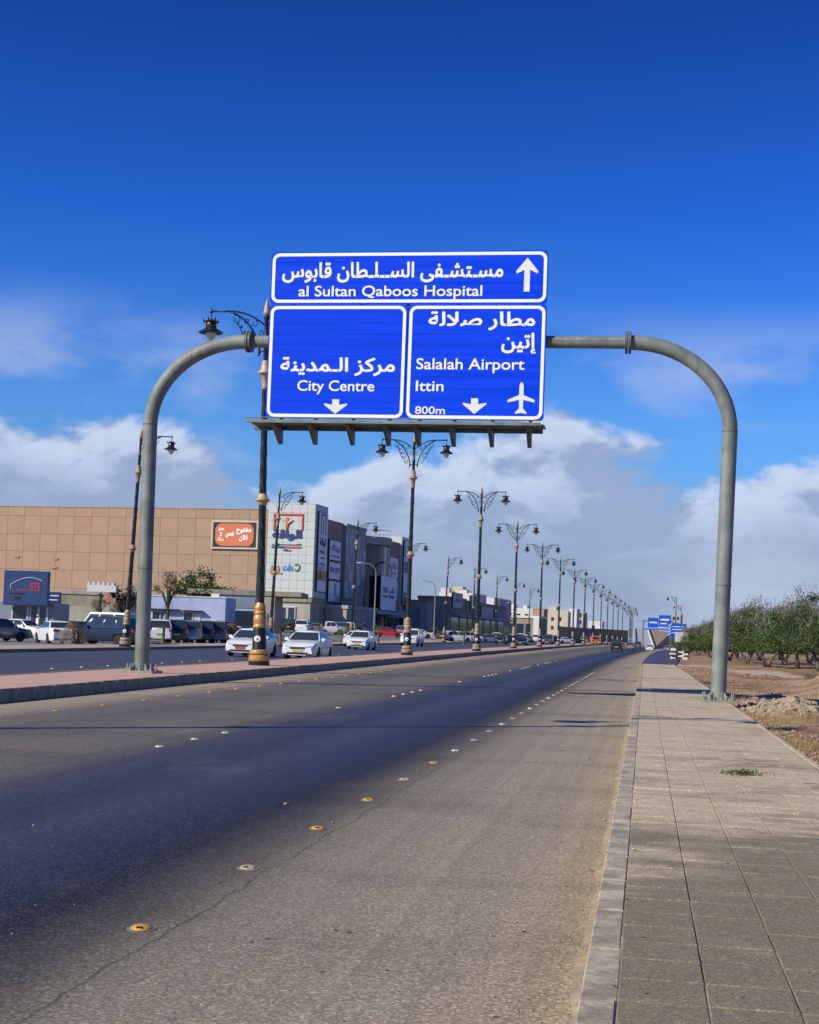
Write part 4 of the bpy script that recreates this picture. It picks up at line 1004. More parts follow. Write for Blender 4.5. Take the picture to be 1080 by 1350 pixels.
# ------------------------------------------------------------------ smaller buildings
SINGLE = ('window', 'pilaster', 'roof_box', 'roof_room', 'parapet', 'shopfront', 'battlement', 'awning')
def bld(name, label, px, dist, rz_deg, parts, cat='building', group=None):
    x, y = spot(px, dist); z = ground_at(x, y)
    t = empty(name, (x, y, z - 0.05), radians(rz_deg), label, cat, group)
    last = None
    for p in parts:
        nm, mt, boxes = p[0], p[1], p[2]
        sub = len(p) > 3
        for grp in ([[q] for q in boxes] if nm in SINGLE else [boxes]):
            b = MB()
            for bx in grp: b.box(*bx)
            o = b.build(nm, Mt[mt], last if sub else t)
        if not sub: last = o
    return t
def windows(x0, n, step, w, z0, z1, y=-0.02, mt='bglass', frame='whitewall'):
    out = []
    for k in range(n):
        a = x0 + k * step
        out.append(('window', mt, [(a, a + w, y - 0.02, y + 0.06, z0, z1)]))
        out.append(('window_frame', frame, [(a - 0.08, a, y - 0.06, y + 0.05, z0 - 0.08, z1 + 0.08), (a + w, a + w + 0.08, y - 0.06, y + 0.05, z0 - 0.08, z1 + 0.08), (a, a + w, y - 0.06, y + 0.05, z1, z1 + 0.08), (a, a + w, y - 0.09, y + 0.05, z0 - 0.08, z0)], 1))
    return out
# facing the camera: local -Y is the front
shop = bld('kiosk_shop', 'small dark blue shop with glass front and tall blue signboard at the left edge', -6, 132, 7,
    [('wall', 'slate', [(0, 5.4, 0, 5, 0, 2.9)]), ('window', 'bglass', [(1.6, 2.9, -0.05, -0.01, 0.2, 2.45)]), ('door', 'bglass', [(3.3, 3.9, -0.05, -0.01, 0, 2.45)]), ('door', 'bglass', [(4.1, 4.7, -0.05, -0.01, 0, 2.45)]),
     ('door_frame', 'whitewall', [(1.5, 1.6, -0.1, 0, 0, 2.55), (2.9, 3.05, -0.1, 0, 0, 2.55), (3.2, 3.3, -0.1, 0, 0, 2.55), (3.9, 4.1, -0.1, 0, 0, 2.55), (4.7, 4.85, -0.1, 0, 0, 2.55)])], 'shop')
x, y = spot(3, 131); z = ground_at(x, y) + 2.55
sg = sign_thing('shop_signboard', 'big dark blue signboard with a car outline and red letters over the kiosk', 'signboard', (x, y, z), radians(7), 4.1, 3.15, mat('dark_blue_board', (0.018, 0.05, 0.16), 0.5), Mt['ink_navy'], 0.06, 0.5)
b = MB(); b.tube([(0.65, -0.05, 1.45)] + [(0.65 + 2.9 * k / 12, -0.05, 1.5 + 1.05 * sin(pi * (0.12 + 0.62 * k / 12))) for k in range(13)], 0.03, 5); b.build('car_outline', Mt['slate_light'], sg)
b = MB(); b.tube([(1.0, -0.05, 1.75)] + [(1.0 + 1.3 * k / 8, -0.05, 1.75 + 0.45 * sin(pi * 0.5 * k / 8)) for k in range(9)], 0.02, 5); b.box(1.1, 3.4, -0.05, -0.035, 1.38, 1.44); b.build('car_outline', Mt['ink_red'], sg)
lettering('STS', 2.45, 3.35, 1.5, 2.1, Mt['ink_red'], sg, False, 0.02, -0.05)
b = MB(); b.box(0.55, 2.0, -0.05, -0.035, 1.0, 1.14); b.box(1.0, 1.6, -0.05, -0.035, 0.5, 0.8); b.build('printed_block', Mt['black'], sg)
x, y = spot(61, 138); z = ground_at(x, y) + 2.75
s2 = sign_thing('side_signboard', 'small navy signboard with two pale lines right of the kiosk', 'signboard', (x, y, z), radians(8), 1.3, 1.15, Mt['ink_navy'], Mt['ink_navy'], 0.03, 0.2)
b = MB(); b.box(0.3, 1.1, -0.05, -0.035, 0.75, 0.85); b.box(0.15, 1.0, -0.05, -0.035, 0.35, 0.45); b.box(0.6, 0.75, 0.02, 0.1, -2.7, 0.0); b.build('printed_line', Mt['paper'], s2)

bld('low_building', 'low olive grey building with a long parapet behind the parked cars', 58, 152, 6,
    [('wall', 'olive', [(0, 15, 0, 8, 0, 3.9)]), ('parapet', 'stone', [(-0.1, 15.1, -0.12, 8.1, 3.91, 4.25)]), ('lower_front', 'stone', [(2, 15, -1.5, -0.01, 0, 2.6)]), ('shutter', 'slate', [(0.9, 1.95, -0.1, -0.01, 0, 2.5)])])
bld('gateway', 'white battlemented wall top with orange sign beside the dry tree', 113, 148, 6,
    [('wall', 'whitewall', [(0, 3.0, 0, 0.4, 4.2, 4.9)]), ('battlement', 'whitewall', [(k * 0.5, k * 0.5 + 0.26, 0, 0.4, 4.9, 5.2) for k in range(6)]), ('pillar', 'olive', [(2.4, 3.0, 0.05, 0.35, 0, 3.6)])], 'wall')
x, y = spot(133, 146); z = ground_at(x, y)
t = empty('shop_sign', (x, y, z + 3.0), radians(6), 'round orange sign on a dark post beside the dry tree', 'sign')
b = MB(); b.lathe([(0.05, -0.05), (0.45, -0.04), (0.45, 0.04), (0.05, 0.05)], 7, 0.6, 0, 0.6, axis='y'); b.build('disc', mat('faded_orange', (.42, .17, .10), .7, 0, .3, 2), t)
b = MB(); b.box(-0.25, -0.05, 0, 0.2, -3, 1.0); b.box(-0.05, 0.2, 0.02, 0.12, 0.6, 0.7); b.build('post', Mt['black'], t)
bld('low_shop', 'white single storey shop in a blue shade tint with flat roof behind the row of parked cars', 196, 140, 8,
    [('wall', 'shaded_white', [(0, 7.4, 0, 7, 0, 4.0)]), ('roof_edge', 'whitewall', [(-0.05, 7.45, -0.06, 7.05, 4.01, 4.12)]), ('awning', 'black', [(-0.0, 3.0, -0.5, -0.01, 2.65, 2.78), (3.3, 5.3, -0.5, -0.01, 2.6, 2.72)]),
     ('downpipe', 'slate', [(1.5, 1.7, -0.15, -0.01, 0, 4.0)])] + windows(0.35, 1, 1, 0.7, 1.4, 2.5) + windows(3.4, 1, 1.5, 0.8, 1.3, 2.5) + windows(6.0, 1, 1, 0.5, 1.2, 1.8) +
    [('door', 'bglass', [(0.9, 1.3, -0.05, -0.01, 0.2, 2.4)]), ('door', 'whitewall', [(4.4, 5.0, -0.05, -0.01, 0, 2.4)]), ('water_tank', 'whitewall', [(5.8, 6.6, 1, 2, 4.13, 4.45)])], 'shop')
bld('beige_building', 'beige building with dark shopfront and pale flat parapet left of the mall tower', 283, 158, 8,
    [('wall', 'shaded_white', [(0, 4.6, 0, 8, 0, 4.6)]), ('parapet', 'olive', [(-3.1, 9.4, -0.2, 8.2, 4.61, 5.15)]), ('side_wall', 'beige', [(4.61, 6.5, -0.1, 8, 0, 4.6)]), ('shopfront', 'bglass', [(0.3, 1.6, -0.06, -0.01, 0.4, 2.9), (2.0, 4.4, -0.06, -0.01, 0.4, 2.9)]),
     ('window_band', 'slate', [(1.6, 4.5, -0.06, -0.01, 3.2, 4.4)]), ('shutter', 'slate', [(5.1, 5.8, -0.2, -0.11, 0, 2.7)])], 'shop')

# row of shops facing the road, beyond the mall
def row_building(name, label, px, dist, w, dp, h, wall, extra=(), cat='building', rz=-5.7, zb=None):
    """near road-side corner on the bearing px; runs dp metres away along the road, w metres to the left"""
    x, y = spot(px, dist); z = ground_at(x, y) if zb is None else zb
    t = empty(name, (x, y, z - 0.1), radians(rz), label, cat)
    b = MB(); b.box(-w, 0, 0, dp, 0, h); b.build('wall', Mt[wall], t)
    for nm, mt, boxes in extra:
        for grp in ([[q] for q in boxes] if nm in SINGLE else [boxes]):
            b = MB()
            for bx in grp: b.box(*bx)
            b.build(nm, Mt[mt], t)
    return t
t = row_building('shop_row', 'long olive brown shop row with stepped parapet beyond the mall', 590, 290, 6.4, 58, 7.3, 'stone',
    [('parapet', 'olive', [(-6.5, 0.15, -0.15, 16, 7.31, 7.8), (-6.5, 0.15, 16.05, 32, 7.31, 7.5), (-6.5, 0.15, 32.05, 58, 7.31, 7.4)]),
     ('upper_band', 'olive', [(0.01, 0.3, 0, 57.5, 4.3, 7.1)]), ('canopy', 'greywall', [(0.01, 2.2, 2, 57.5, 3.8, 4.2)])] +
    [('shopfront', 'bglass', [(0.02, 0.12, 2 + 8 * k, 8.5 + 8 * k, 0.2, 3.7)]) for k in range(7)] + [('front_window', 'bglass', [(-6.0, -3.5, -0.12, -0.02, 0.2, 3.2)])])
for k, (s0, z0, z1, ln, fm) in enumerate(((1.5, 5.4, 8.6, 9, 'paper_grey'), (18, 5.2, 8.6, 8, 'stone'), (29, 3.6, 6.6, 13, 'slate'), (44, 3.6, 6.4, 12, 'ink_navy'))):
    x, y = spot(590, 290)
    p = Matrix.Translation((x, y, ground_at(x, y))) @ Matrix.Rotation(radians(-5.7), 4, 'Z') @ Vector((0.5, s0, z0))
    lb = ('pale purple shop board nearest the near end of the olive shop row', 'grey stone coloured shop board on the olive shop row', 'long slate shop board in the middle of the olive shop row', 'navy shop board at the far end of the olive shop row')[k]
    sgn = sign_thing('shop_board', lb, 'shop sign', p, radians(-5.7 + 90), ln, z1 - z0, Mt[fm], Mt['black'], 0.15, 0.3)
    if k == 0: lettering('مطعم', 1.5, 7.5, 0.8, 2.4, Mt['ink_navy'], sgn, True, 0.03, -0.06)
row_building('link_block', 'low brown block between the mall and the olive shop row', 562, 284, 4.5, 5, 6.2, 'stone',
    [('parapet', 'olive', [(-4.6, 0.1, -0.1, 5.1, 6.21, 6.6)]), ('blue_front', 'slate', [(-4.2, -1.6, -0.3, -0.02, 0.2, 5.0)]), ('side_panel', 'greywall', [(-1.4, -0.2, -0.3, -0.02, 0.2, 5.0)])])
row_building('white_block', 'white block with small roof domes behind the olive shop row', 624, 352, 9, 14, 10.2, 'whitewall', [('roof_box', 'whitewall', [(-8.6, -6.5, 0, 3, 10.21, 11.4), (-3.2, -2.0, 0, 3, 10.21, 11.0)]), ('stair_head', 'cream', [(-6, -3.5, 2, 6, 10.21, 11.8)])])
row_building('grey_box_building', 'box building with pale front and grey glazed side at the shop row end', 650, 385, 6, 22, 10.4, 'whitewall', [('side_glazing', 'greywall', [(0.01, 0.3, 0.3, 21.7, 5.2, 10.2)]), ('pilaster', 'whitewall', [(0.31, 0.5, 0.4 + 4.2 * k, 0.8 + 4.2 * k, 5.2, 10.2) for k in range(6)]), ('brown_band', 'brownwall', [(0.01, 0.3, 0, 21.8, 2.8, 5.1)])])
row_building('white_house', 'long low white house with cream front beyond the shops', 712, 420, 11, 10, 6.2, 'olive', [('roof_slab', 'whitewall', [(-11.3, 0.3, -0.3, 10.3, 6.21, 6.9)]), ('white_pier', 'whitewall', [(-2.0, 0.3, -0.6, -0.01, 0.2, 6.2)]), ('window', 'bglass', [(-10, -8, -0.1, -0.01, 1.5, 4.5), (-7, -5, -0.1, -0.01, 1.5, 4.5), (-4.4, -3, -0.1, -0.01, 1.5, 4.5)])])
row_building('white_villa', 'white villa row with roof parapets behind the low white house', 702, 520, 10, 14, 10.5, 'whitewall', [('roof_room', 'whitewall', [(-9.5, -7, 1, 6, 10.51, 12), (-4, -2.5, 1, 6, 10.51, 11.6)]), ('window', 'bglass', [(-9 + 3 * k, -7.8 + 3 * k, -0.1, -0.01, 6.5, 8.5) for k in range(3)])])
row_building('brown_block', 'dark brown square block among the white villas', 716, 500, 4, 8, 10.0, 'brownwall', [('parapet', 'brown', [(-4.1, 0.1, -0.1, 8.1, 10.01, 10.4)])])
row_building('cream_apartments', 'cream and white apartment block behind the lamp posts', 748, 560, 11, 12, 11.5, 'cream', [('white_wing', 'whitewall', [(0.01, 3.2, 1, 10, 0, 12.3)]), ('roof_room', 'cream', [(-8, -5, 2, 8, 11.51, 13)])] + [('window', 'bglass', [(-9.6 + 3 * i, -8.6 + 3 * i, -0.1, -0.01, 4 + 3.4 * j, 5.4 + 3.4 * j)]) for i in range(3) for j in range(2)])
row_building('beige_apartments', 'beige apartment block right of the cream apartments', 768, 600, 4.5, 12, 12.0, 'beige', [('window', 'bglass', [(-3.8, -2.8, -0.1, -0.01, 4 + 3 * j, 5.6 + 3 * j)]) for j in range(3)] + [('window', 'bglass', [(-1.8, -.8, -0.1, -0.01, 4 + 3 * j, 5.6 + 3 * j)]) for j in range(3)])
row_building('white_shed', 'small white house above the long brown wall', 793, 640, 6, 8, 10.0, 'whitewall', [('window', 'bglass', [(-4.5, -3.2, -0.1, -0.01, 6, 8)])])
x0_, y0_ = spot(735, 500); x1_, y1_ = spot(828, 560)
t = empty('boundary_wall', (x0_, y0_, ground_at(x0_, y0_) - 0.2), atan2(y1_ - y0_, x1_ - x0_), 'long brown boundary wall behind the lamp posts', 'wall')
ln_ = math.hypot(x1_ - x0_, y1_ - y0_)
b = MB(); b.box(0, ln_, 0, 0.3, 0, 4.6); b.build('wall_face', Mt['brownwall'], t)
b = MB(); b.box(-0.1, ln_ + 0.1, -0.06, 0.36, 4.61, 4.8); b.build('coping', Mt['beige'], t)
b = MB()
for k in range(int(ln_ / 5)): b.box(k * 5, k * 5 + 0.4, -0.12, -0.01, 0, 4.6)
b.build('buttress', Mt['brown'], t)['kind'] = 'stuff'
# one building on the right beyond the signs
row_building('right_tower_house', 'pale grey building beyond the signs at the right of the road', 897, 700, 5, 10, 17, 'greywall', [('window', 'bglass', [(-4, -3, -0.1, -0.01, 8 + 3 * j, 9.5 + 3 * j) for j in range(3)] + [(-2, -1, -0.1, -0.01, 8 + 3 * j, 9.5 + 3 * j) for j in range(3)])], zb=0)

# plain curved street lights in the car park
def curved_light(px, dist, label, h=9.5, side=-1):
    x, y = spot(px, dist); t = empty('curved_street_light', (x, y, ground_at(x, y)), 0, label, 'street light', 'curved steel street lights beside the car park')
    b = MB(); b.tube([(0, 0, 0), (0, 0, h - 1.6)] + [(side * (1.4 * (1 - cos(pi / 2 * k / 8))), 0, h - 1.6 + 1.4 * sin(pi / 2 * k / 8)) for k in range(1, 9)] + [(side * 2.2, 0, h - 0.1)], [0.12, 0.09] + [0.06] * 9, 8); b.build('pole', Mt['galv'], t, smooth=True)
    b = MB(); b.bbox(min(side * 2.1, side * 2.9), max(side * 2.1, side * 2.9), -0.13, 0.13, h - 0.18, h - 0.04, 0.03); b.build('lamp_head', Mt['paper_grey'], t)
    b = MB(); b.box(-0.25, 0.25, -0.25, 0.25, 0, 0.5); b.build('footing', Mt['stone'], t)
curved_light(572, 235, 'curved steel street light standing alone right of the mall')
curved_light(622, 290, 'curved steel street light before the olive shop row')
curved_light(657, 345, 'curved steel street light before the grey box building')
curved_light(680, 390, 'curved steel street light right of the grey box building')
curved_light(700, 430, 'farthest curved steel street light, among the white villas')
curved_light(493, 200, 'curved pale street light in front of the mall entrance', 10.6)
x, y = spot(334, 112)
t = empty('flag_pole', (x, y, ground_at(x, y)), 0, 'thin bare steel pole just left of the gold based lamp post', 'pole')
b = MB(); b.tube([(0, 0, 0), (0.15, 0, 7.2)], [0.05, 0.03], 6); b.build('shaft', Mt['galv_dark'], t)
b = MB(); b.lathe([(0.12, 0), (0.12, 0.05), (0.06, 0.1)], 10); b.build('base_plate', Mt['galv_dark'], t)

# ------------------------------------------------------------------ cars
def interp(pts, x):
    if x <= pts[0][0]: return pts[0][1]
    for (a, va), (b_, vb) in zip(pts, pts[1:]):
        if x <= b_: return va + (vb - va) * (x - a) / (b_ - a)
    return pts[-1][1]
CARS = {
 'sedan': dict(L=4.75, W=1.80, H=1.46, wb=2.70, r=0.32, belt=[(-2.38, .86), (-2.25, 1.0), (-1.6, 1.03), (0, .96), (1.0, .97), (1.9, .82), (2.25, .66), (2.38, .55)], cab=(1.12, .32, -.95, -1.72), roofw=.70),
 'hatch': dict(L=4.25, W=1.76, H=1.50, wb=2.58, r=0.32, belt=[(-2.13, .85), (-2.0, 1.02), (0, .98), (.95, .99), (1.75, .84), (2.05, .66), (2.13, .55)], cab=(1.10, .38, -1.45, -1.98), roofw=.72),
 'suv': dict(L=4.80, W=1.92, H=1.83, wb=2.80, r=0.38, belt=[(-2.40, 1.0), (-2.3, 1.16), (0, 1.14), (1.1, 1.15), (2.1, 1.04), (2.32, .85), (2.40, .65)], cab=(1.15, .52, -1.95, -2.28), roofw=.76),
 'pickup': dict(L=5.30, W=1.86, H=1.80, wb=3.10, r=0.38, belt=[(-2.65, 1.02), (-2.6, 1.06), (-0.62, 1.06), (-.6, 1.10), (1.2, 1.12), (2.3, 1.02), (2.58, .82), (2.65, .62)], cab=(1.30, .70, -.35, -.62), roofw=.76),
 'van': dict(L=5.30, W=1.95, H=2.25, wb=3.10, r=0.34, belt=[(-2.65, 1.2), (-2.6, 1.25), (1.5, 1.25), (2.2, 1.1), (2.55, .8), (2.65, .6)], cab=(2.0, 1.2, -2.45, -2.6), roofw=.86),
}
def car_parts(kind, paint, plate):
    c = CARS[kind]; L, W, H, wb, r = c['L'], c['W'] / 2, c['H'], c['wb'], c['r']
    P = []   # name, MB, material, parentname
    xsn = sorted(set([round(-L / 2 + L * k / 66, 3) for k in range(67)]))
    b = MB(); n = 9; zb0 = 0.20 if kind in ('sedan', 'hatch') else 0.30
    for x in xsn:
        e = abs(x) / (L / 2); w = W * (1 - 0.16 * max(0, (e - 0.72) / 0.28) ** 2.2)
        zt = interp(c['belt'], x); lo = zb0 + 0.10 * max(0, (e - 0.9) / 0.1)
        for xc in (-wb / 2, wb / 2):
            d = abs(x - xc); ra = r + 0.065
            if d < ra: lo = max(lo, r + sqrt(ra * ra - d * d) - 0.02)
        mid = max(lo + 0.02, 0.62 * zt)
        sec = [(0, zb0 + 0.02), (w - 0.30, zb0 + 0.02), (w - 0.28, lo), (w - 0.03, lo), (w, max(lo + 0.01, min(0.45, zt * .5))), (w, mid + 0.0), (w * .965, max(mid + .01, zt - 0.07)), (w * 0.90, zt), (0, zt + 0.025)]
        b.v += [Vector((x, y, z)) for y, z in sec] + [Vector((x, -y, z)) for y, z in sec[1:-1]]
    m = 2 * n - 2; order = list(range(n)) + list(range(2 * n - 3, n - 1, -1))
    for i in range(len(xsn) - 1):
        for k in range(m):
            a0, a1 = order[k], order[(k + 1) % m]
            b.f.append([i * m + a0, i * m + a1, (i + 1) * m + a1, (i + 1) * m + a0]); b.m.append(0)
    b.f.append(order[:]); b.m.append(0); b.f.append([(len(xsn) - 1) * m + k for k in reversed(order)]); b.m.append(0)
    x1, x2, x3, x4 = c['cab']; zb_ = lambda x: interp(c['belt'], x) - 0.02
    bw, rw = W * 0.93, W * c['roofw']; hr = H
    def cabpt(u, v, y):  # u: 0 front..1 rear, v: 0 belt..1 roof
        xb = x1 + (x4 - x1) * u; xr = x2 + (x3 - x2) * u
        zbl = zb_(x1) + (zb_(x4) - zb_(x1)) * u
        crown = 0.035 * (1 - (2 * u - 1) ** 2)
        bulge = 0.02 * sin(pi * v)
        return Vector((xb + (xr - xb) * v, y * ((bw + (rw - bw) * v) + bulge), zbl + (hr - 0.03 + crown - zbl) * v))
    cb = MB(); nu = 8
    for k in range(nu + 1):
        u = k / nu
        for v in (0, .5, .9): cb.v.append(cabpt(u, v, 1))
        p = cabpt(u, 1, 1); cb.v.append(Vector((p.x, p.y * .93, p.z))); cb.v.append(Vector((p.x, 0, p.z + 0.03)))
        cb.v.append(Vector((p.x, -p.y * .93, p.z)))
        for v in (.9, .5, 0): cb.v.append(cabpt(u, v, -1))
    for k in range(nu):
        for i in range(8): cb.f.append([k * 9 + i, k * 9 + i + 1, (k + 1) * 9 + i + 1, (k + 1) * 9 + i]); cb.m.append(0)
    cb.f.append(list(range(9))); cb.m.append(0); cb.f.append(list(reversed(range(nu * 9, nu * 9 + 9)))); cb.m.append(0)
    b.join(cb); P.append(('body', b, PAINT[paint], None))
    def side_win(u0, u1, y, v0=.10, v1=.86, sl0=0, sl1=0):
        q = MB(); o = 0.012 * y
        a = [cabpt(u0, v0, y), cabpt(u1, v0, y), cabpt(u1 + sl1, v1, y), cabpt(u0 + sl0, v1, y)]
        mids = [cabpt(u0, .5, y), cabpt(u1, .5, y)]
        pts = [a[0], a[1], mids[1], a[2], a[3], mids[0]]
        off = Vector((0, o, 0.004)); q.add([p + off for p in pts], [(0, 1, 2, 5), (5, 2, 3, 4)]); return q
    wins = {'sedan': [(.05, .47), (.50, .92)], 'hatch': [(.05, .40), (.43, .72), (.75, .93)], 'suv': [(.04, .36), (.39, .66), (.69, .94)], 'pickup': [(.06, .52), (.56, .92)], 'van': [(.04, .26), (.29, .60), (.63, .95)]}[kind]
    for y in (1, -1):
        for u0, u1 in wins: P.append(('side_window', side_win(u0, u1, y), Mt['glass'], None))
    def end_win(u, sgn, nm):
        q = MB(); pts = []
        for y, v in ((-.90, .08), (.90, .08), (.88, .88), (-.88, .88)):
            p = cabpt(u, v, 1 if y > 0 else -1); pts.append(Vector((p.x + 0.014 * sgn, p.y * abs(y) / .96, p.z + 0.010)))
        q.add(pts, [(0, 1, 2, 3)]); P.append((nm, q, Mt['glass'], None))
    end_win(0, 1, 'windshield'); end_win(1, -1, 'rear_window')
    fx = L / 2; zt = interp(c['belt'], fx - .12)
    for y in (1, -1):
        q = MB(); yl = W * .86
        q.add([(fx - .06, y * (yl - .42), zt + .00), (fx - .42, y * (yl + .045), zt + .06), (fx - .40, y * (yl + .055), zt - .10), (fx - .035, y * (yl - .36), zt - .13), (fx - .10, y * (yl - .12), zt + .03), (fx - .08, y * (yl - .10), zt - .12)],
              [(0, 4, 5, 3), (4, 1, 2, 5)]); q.v = [v + Vector((.035, 0, .0)) for v in q.v]
        P.append(('headlight', q, Mt['lens'], None))
        q = MB(); zr = interp(c['belt'], -fx + .1) - .03; hgt = .17 if kind in ('sedan', 'hatch') else .24
        q.box(-fx - .012, -fx + .12, min(y * (W - .50 if kind == 'sedan' else W - .26), y * (W - .13)), max(y * (W - .50 if kind == 'sedan' else W - .26), y * (W - .13)), zr - hgt, zr)
        P.append(('taillight', q, Mt['red_lens'], None))
        q = MB(); q.bbox(x1 - .42, x1 - .27, min(y * (W - .03), y * (W + .16)), max(y * (W - .03), y * (W + .16)), zb_(x1) + .02, zb_(x1) + .17, .03); P.append(('mirror', q, PAINT[paint], None))
    q = MB(); q.box(fx - .10, fx + .018, -W * .42, W * .42, zt - .13, zt - .02); P.append(('grille', q, Mt['black'], None))
    q = MB(); q.box(fx - .02, fx + .026, -W * .40, W * .40, zt - .085, zt - .068); P.append(('grille_bar', q, Mt['chrome'], 'grille'))
    q = MB(); q.box(fx - .14, fx + .010, -W * .60, W * .60, .26, .36); P.append(('air_intake', q, Mt['black'], None))
    q = MB(); q.box(fx - .02, fx + .03, -.26, .26, .40, .51); P.append(('number_plate', q, Mt[plate], None))
    q = MB(); q.box(-fx - .03, -fx + .02, -.26, .26, .66 if kind != 'sedan' else .62, .78 if kind != 'sedan' else .74); P.append(('number_plate', q, Mt[plate], None))
    q = MB(); q.box(-fx - .015, -fx + .1, -W * .78, W * .78, .27, .36); P.append(('rear_bumper', q, Mt['black'], None))
    if kind == 'suv':
        for y in (1, -1): q = MB(); q.tube([(x2 - .1, y * rw * .84, H + .05), (x3 + .1, y * rw * .84, H + .05)], .025, 6); P.append(('roof_rail', q, Mt['black'], None))
    if kind == 'pickup':
        q = MB(); q.box(-2.55, -.75, -W + .12, W - .12, .80, 1.085); P.append(('load_bed', q, Mt['black'], None))
    for xc in (wb / 2, -wb / 2):
        for y in (1, -1):
            q = MB(); q.lathe([(r * .6, -.10), (r * .97, -.10), (r, -.07), (r, .07), (r * .97, .10), (r * .62, .10)], 20, xc, y * (W - .12), r, axis='y'); P.append(('wheel', q, Mt['tyre'], None))
            q = MB(); q.lathe([(r * .64, -.02), (r * .64, .085), (r * .58, .092), (.10, .075), (.05, .09), (.01, .09)], 16, xc, 0, r, axis='y')
            q.v = [Vector((v.x, y * (v.y + W - .12), v.z)) for v in q.v]; P.append(('rim', q, Mt['rim'], 'wheel'))
    return P
CARC = {}
def car(kind, paint, pos, rz, label, group, plate='plate_y', simple=False, cat='car'):
    key = (kind, paint, plate)
    if key not in CARC:
        CARC[key] = [(nm, q.mesh(nm, mt, smooth=True, angle=32), par) for nm, q, mt, par in car_parts(kind, paint, plate)]
    nm_ = {'pickup': 'parked_pickup', 'van': 'parked_van'}.get(kind, 'parked_car') if 'parked' in group else 'moving_car'
    if simple:
        k2 = key + ('s',)
        if k2 not in CARC:
            b = MB(); mats = []
            for nm, me, par in CARC[key]:
                mt = me.materials[0]
                if mt not in mats: mats.append(mt)
                n = len(b.v); b.v += [v.co.copy() for v in me.vertices]
                for f in me.polygons: b.f.append([n + i for i in f.vertices]); b.m.append(mats.index(mt))
            CARC[k2] = b.mesh(nm_, mats, smooth=True, recalc=False, angle=32)
        o = D.objects.new(nm_, CARC[k2]); link(o); o.location = pos; o.rotation_euler = (0, 0, rz)
        return tag(o, label, cat, group)
    t = empty(nm_, pos, rz, label, cat, group); last = {}
    for nm, me, par in CARC[key]:
        o = put(nm, me, last[par] if par else t); last[nm] = o
    return t
def car_at(px, dist, kind, paint, rz_deg, label, group='parked cars along the far side', **kw):
    x, y = spot(px, dist); z = ground_at(x, y)
    return car(kind, paint, (x, y, z + 0.01), radians(rz_deg), label, group, **kw)
TR = 'cars coming along the far carriageway'
# oncoming traffic (front towards -Y: rz = -90)
def lane_car(xr, y, kind, paint, label, rz=-90, grp=TR, **kw):
    p = R(xr, y, 0.01); return car(kind, paint, p, radians(rz), label, grp, **kw)
lane_car(-20.6, 74.5, 'sedan', 'white', 'white sedan with red number plate half hidden by the gold based lamp post', plate='plate_r')
lane_car(-17.2, 73.0, 'sedan', 'white', 'white sedan with yellow number plate just right of the gold based lamp post')
lane_car(-22.5, 114, 'hatch', 'white', 'white hatchback driving in front of the mall, third oncoming car', plate='plate_y')
lane_car(-24.6, 151, 'suv', 'white', 'white off-roader half hidden behind the base of the second lamp')
lane_car(-26.2, 130, 'sedan', 'white', 'white sedan right behind the oncoming hatchback')
lane_car(-19.0, 214, 'sedan', 'navy', 'dark blue oncoming sedan by the fourth lamp post')
lane_car(-24.5, 236, 'sedan', 'black', 'black oncoming sedan beside the blue one', rz=-90)
lane_car(-19, 262, 'suv', 'grey', 'grey off-roader far along the far carriageway', simple=True)
AW = 'cars driving away on the near carriageway'
lane_car(-5.7, 236, 'suv', 'black', 'black off-roader driving away in the middle of the road', 90, AW)
lane_car(-5.3, 300, 'sedan', 'silver', 'silver sedan just ahead of the black off-roader', 90, AW, simple=True)
lane_car(-1.8, 330, 'sedan', 'white', 'white sedan in the right hand lane far ahead', 90, AW, simple=True)
lane_car(-5.8, 380, 'suv', 'grey', 'grey off-roader far ahead on the near carriageway', 90, AW, simple=True)
lane_car(2.2, 345, 'sedan', 'silver', 'silver sedan standing at the right edge of the road far ahead', 90, AW, simple=True)
# left car park
G1 = 'cars parked in the car park on the left'
car_at(-3, 96, 'hatch', 'grey', 60, 'grey hatchback with lit red tail lamp cut by the left picture edge', G1)
car_at(30, 116, 'sedan', 'white', -15, 'white sedan seen from its side near the left edge', G1)
car_at(74, 94, 'sedan', 'white', 128, 'white sedan seen from behind beside the dead palm', G1)
car_at(96, 106, 'sedan', 'navy', 150, 'navy sedan parked just behind the white one by the dead palm', G1)
car_at(112, 112, 'sedan', 'black', 160, 'black sedan behind the navy one', G1)
car_at(126, 118, 'sedan', 'grey', 155, 'grey sedan in the second row left of the long white van', G1)
car_at(140, 93, 'suv', 'navy', 172, 'dark navy off-roader with white roof edge by the verge lamp', G1)
car_at(142, 120, 'van', 'white', 174, 'long white van behind the navy off-roader', G1, cat='van')
car_at(178, 100, 'suv', 'black', 105, 'black off-roader just left of the thick gantry post', G1)
car_at(209, 112, 'suv', 'white', 112, 'white off-roader seen from behind just right of the thick gantry post', G1)
car_at(231, 113, 'suv', 'black', 112, 'black off-roader between the white and the silver ones', G1)
car_at(249, 116, 'suv', 'silver', 112, 'silver off-roader third right of the gantry post', G1)
car_at(266, 119, 'suv', 'navy', 112, 'navy off-roader right of the silver one', G1)
car_at(282, 120, 'suv', 'grey', 112, 'dark grey off-roader at the right end of the row', G1)
car_at(297, 128, 'suv', 'black', 112, 'black off-roader behind the end of the row', G1)
car_at(312, 138, 'sedan', 'white', 20, 'white sedan behind the dry palm left of the gold based lamp', G1)
car_at(345, 140, 'sedan', 'silver', 10, 'silver sedan right behind the gold based lamp post', G1)
G2 = 'cars parked in front of the mall'
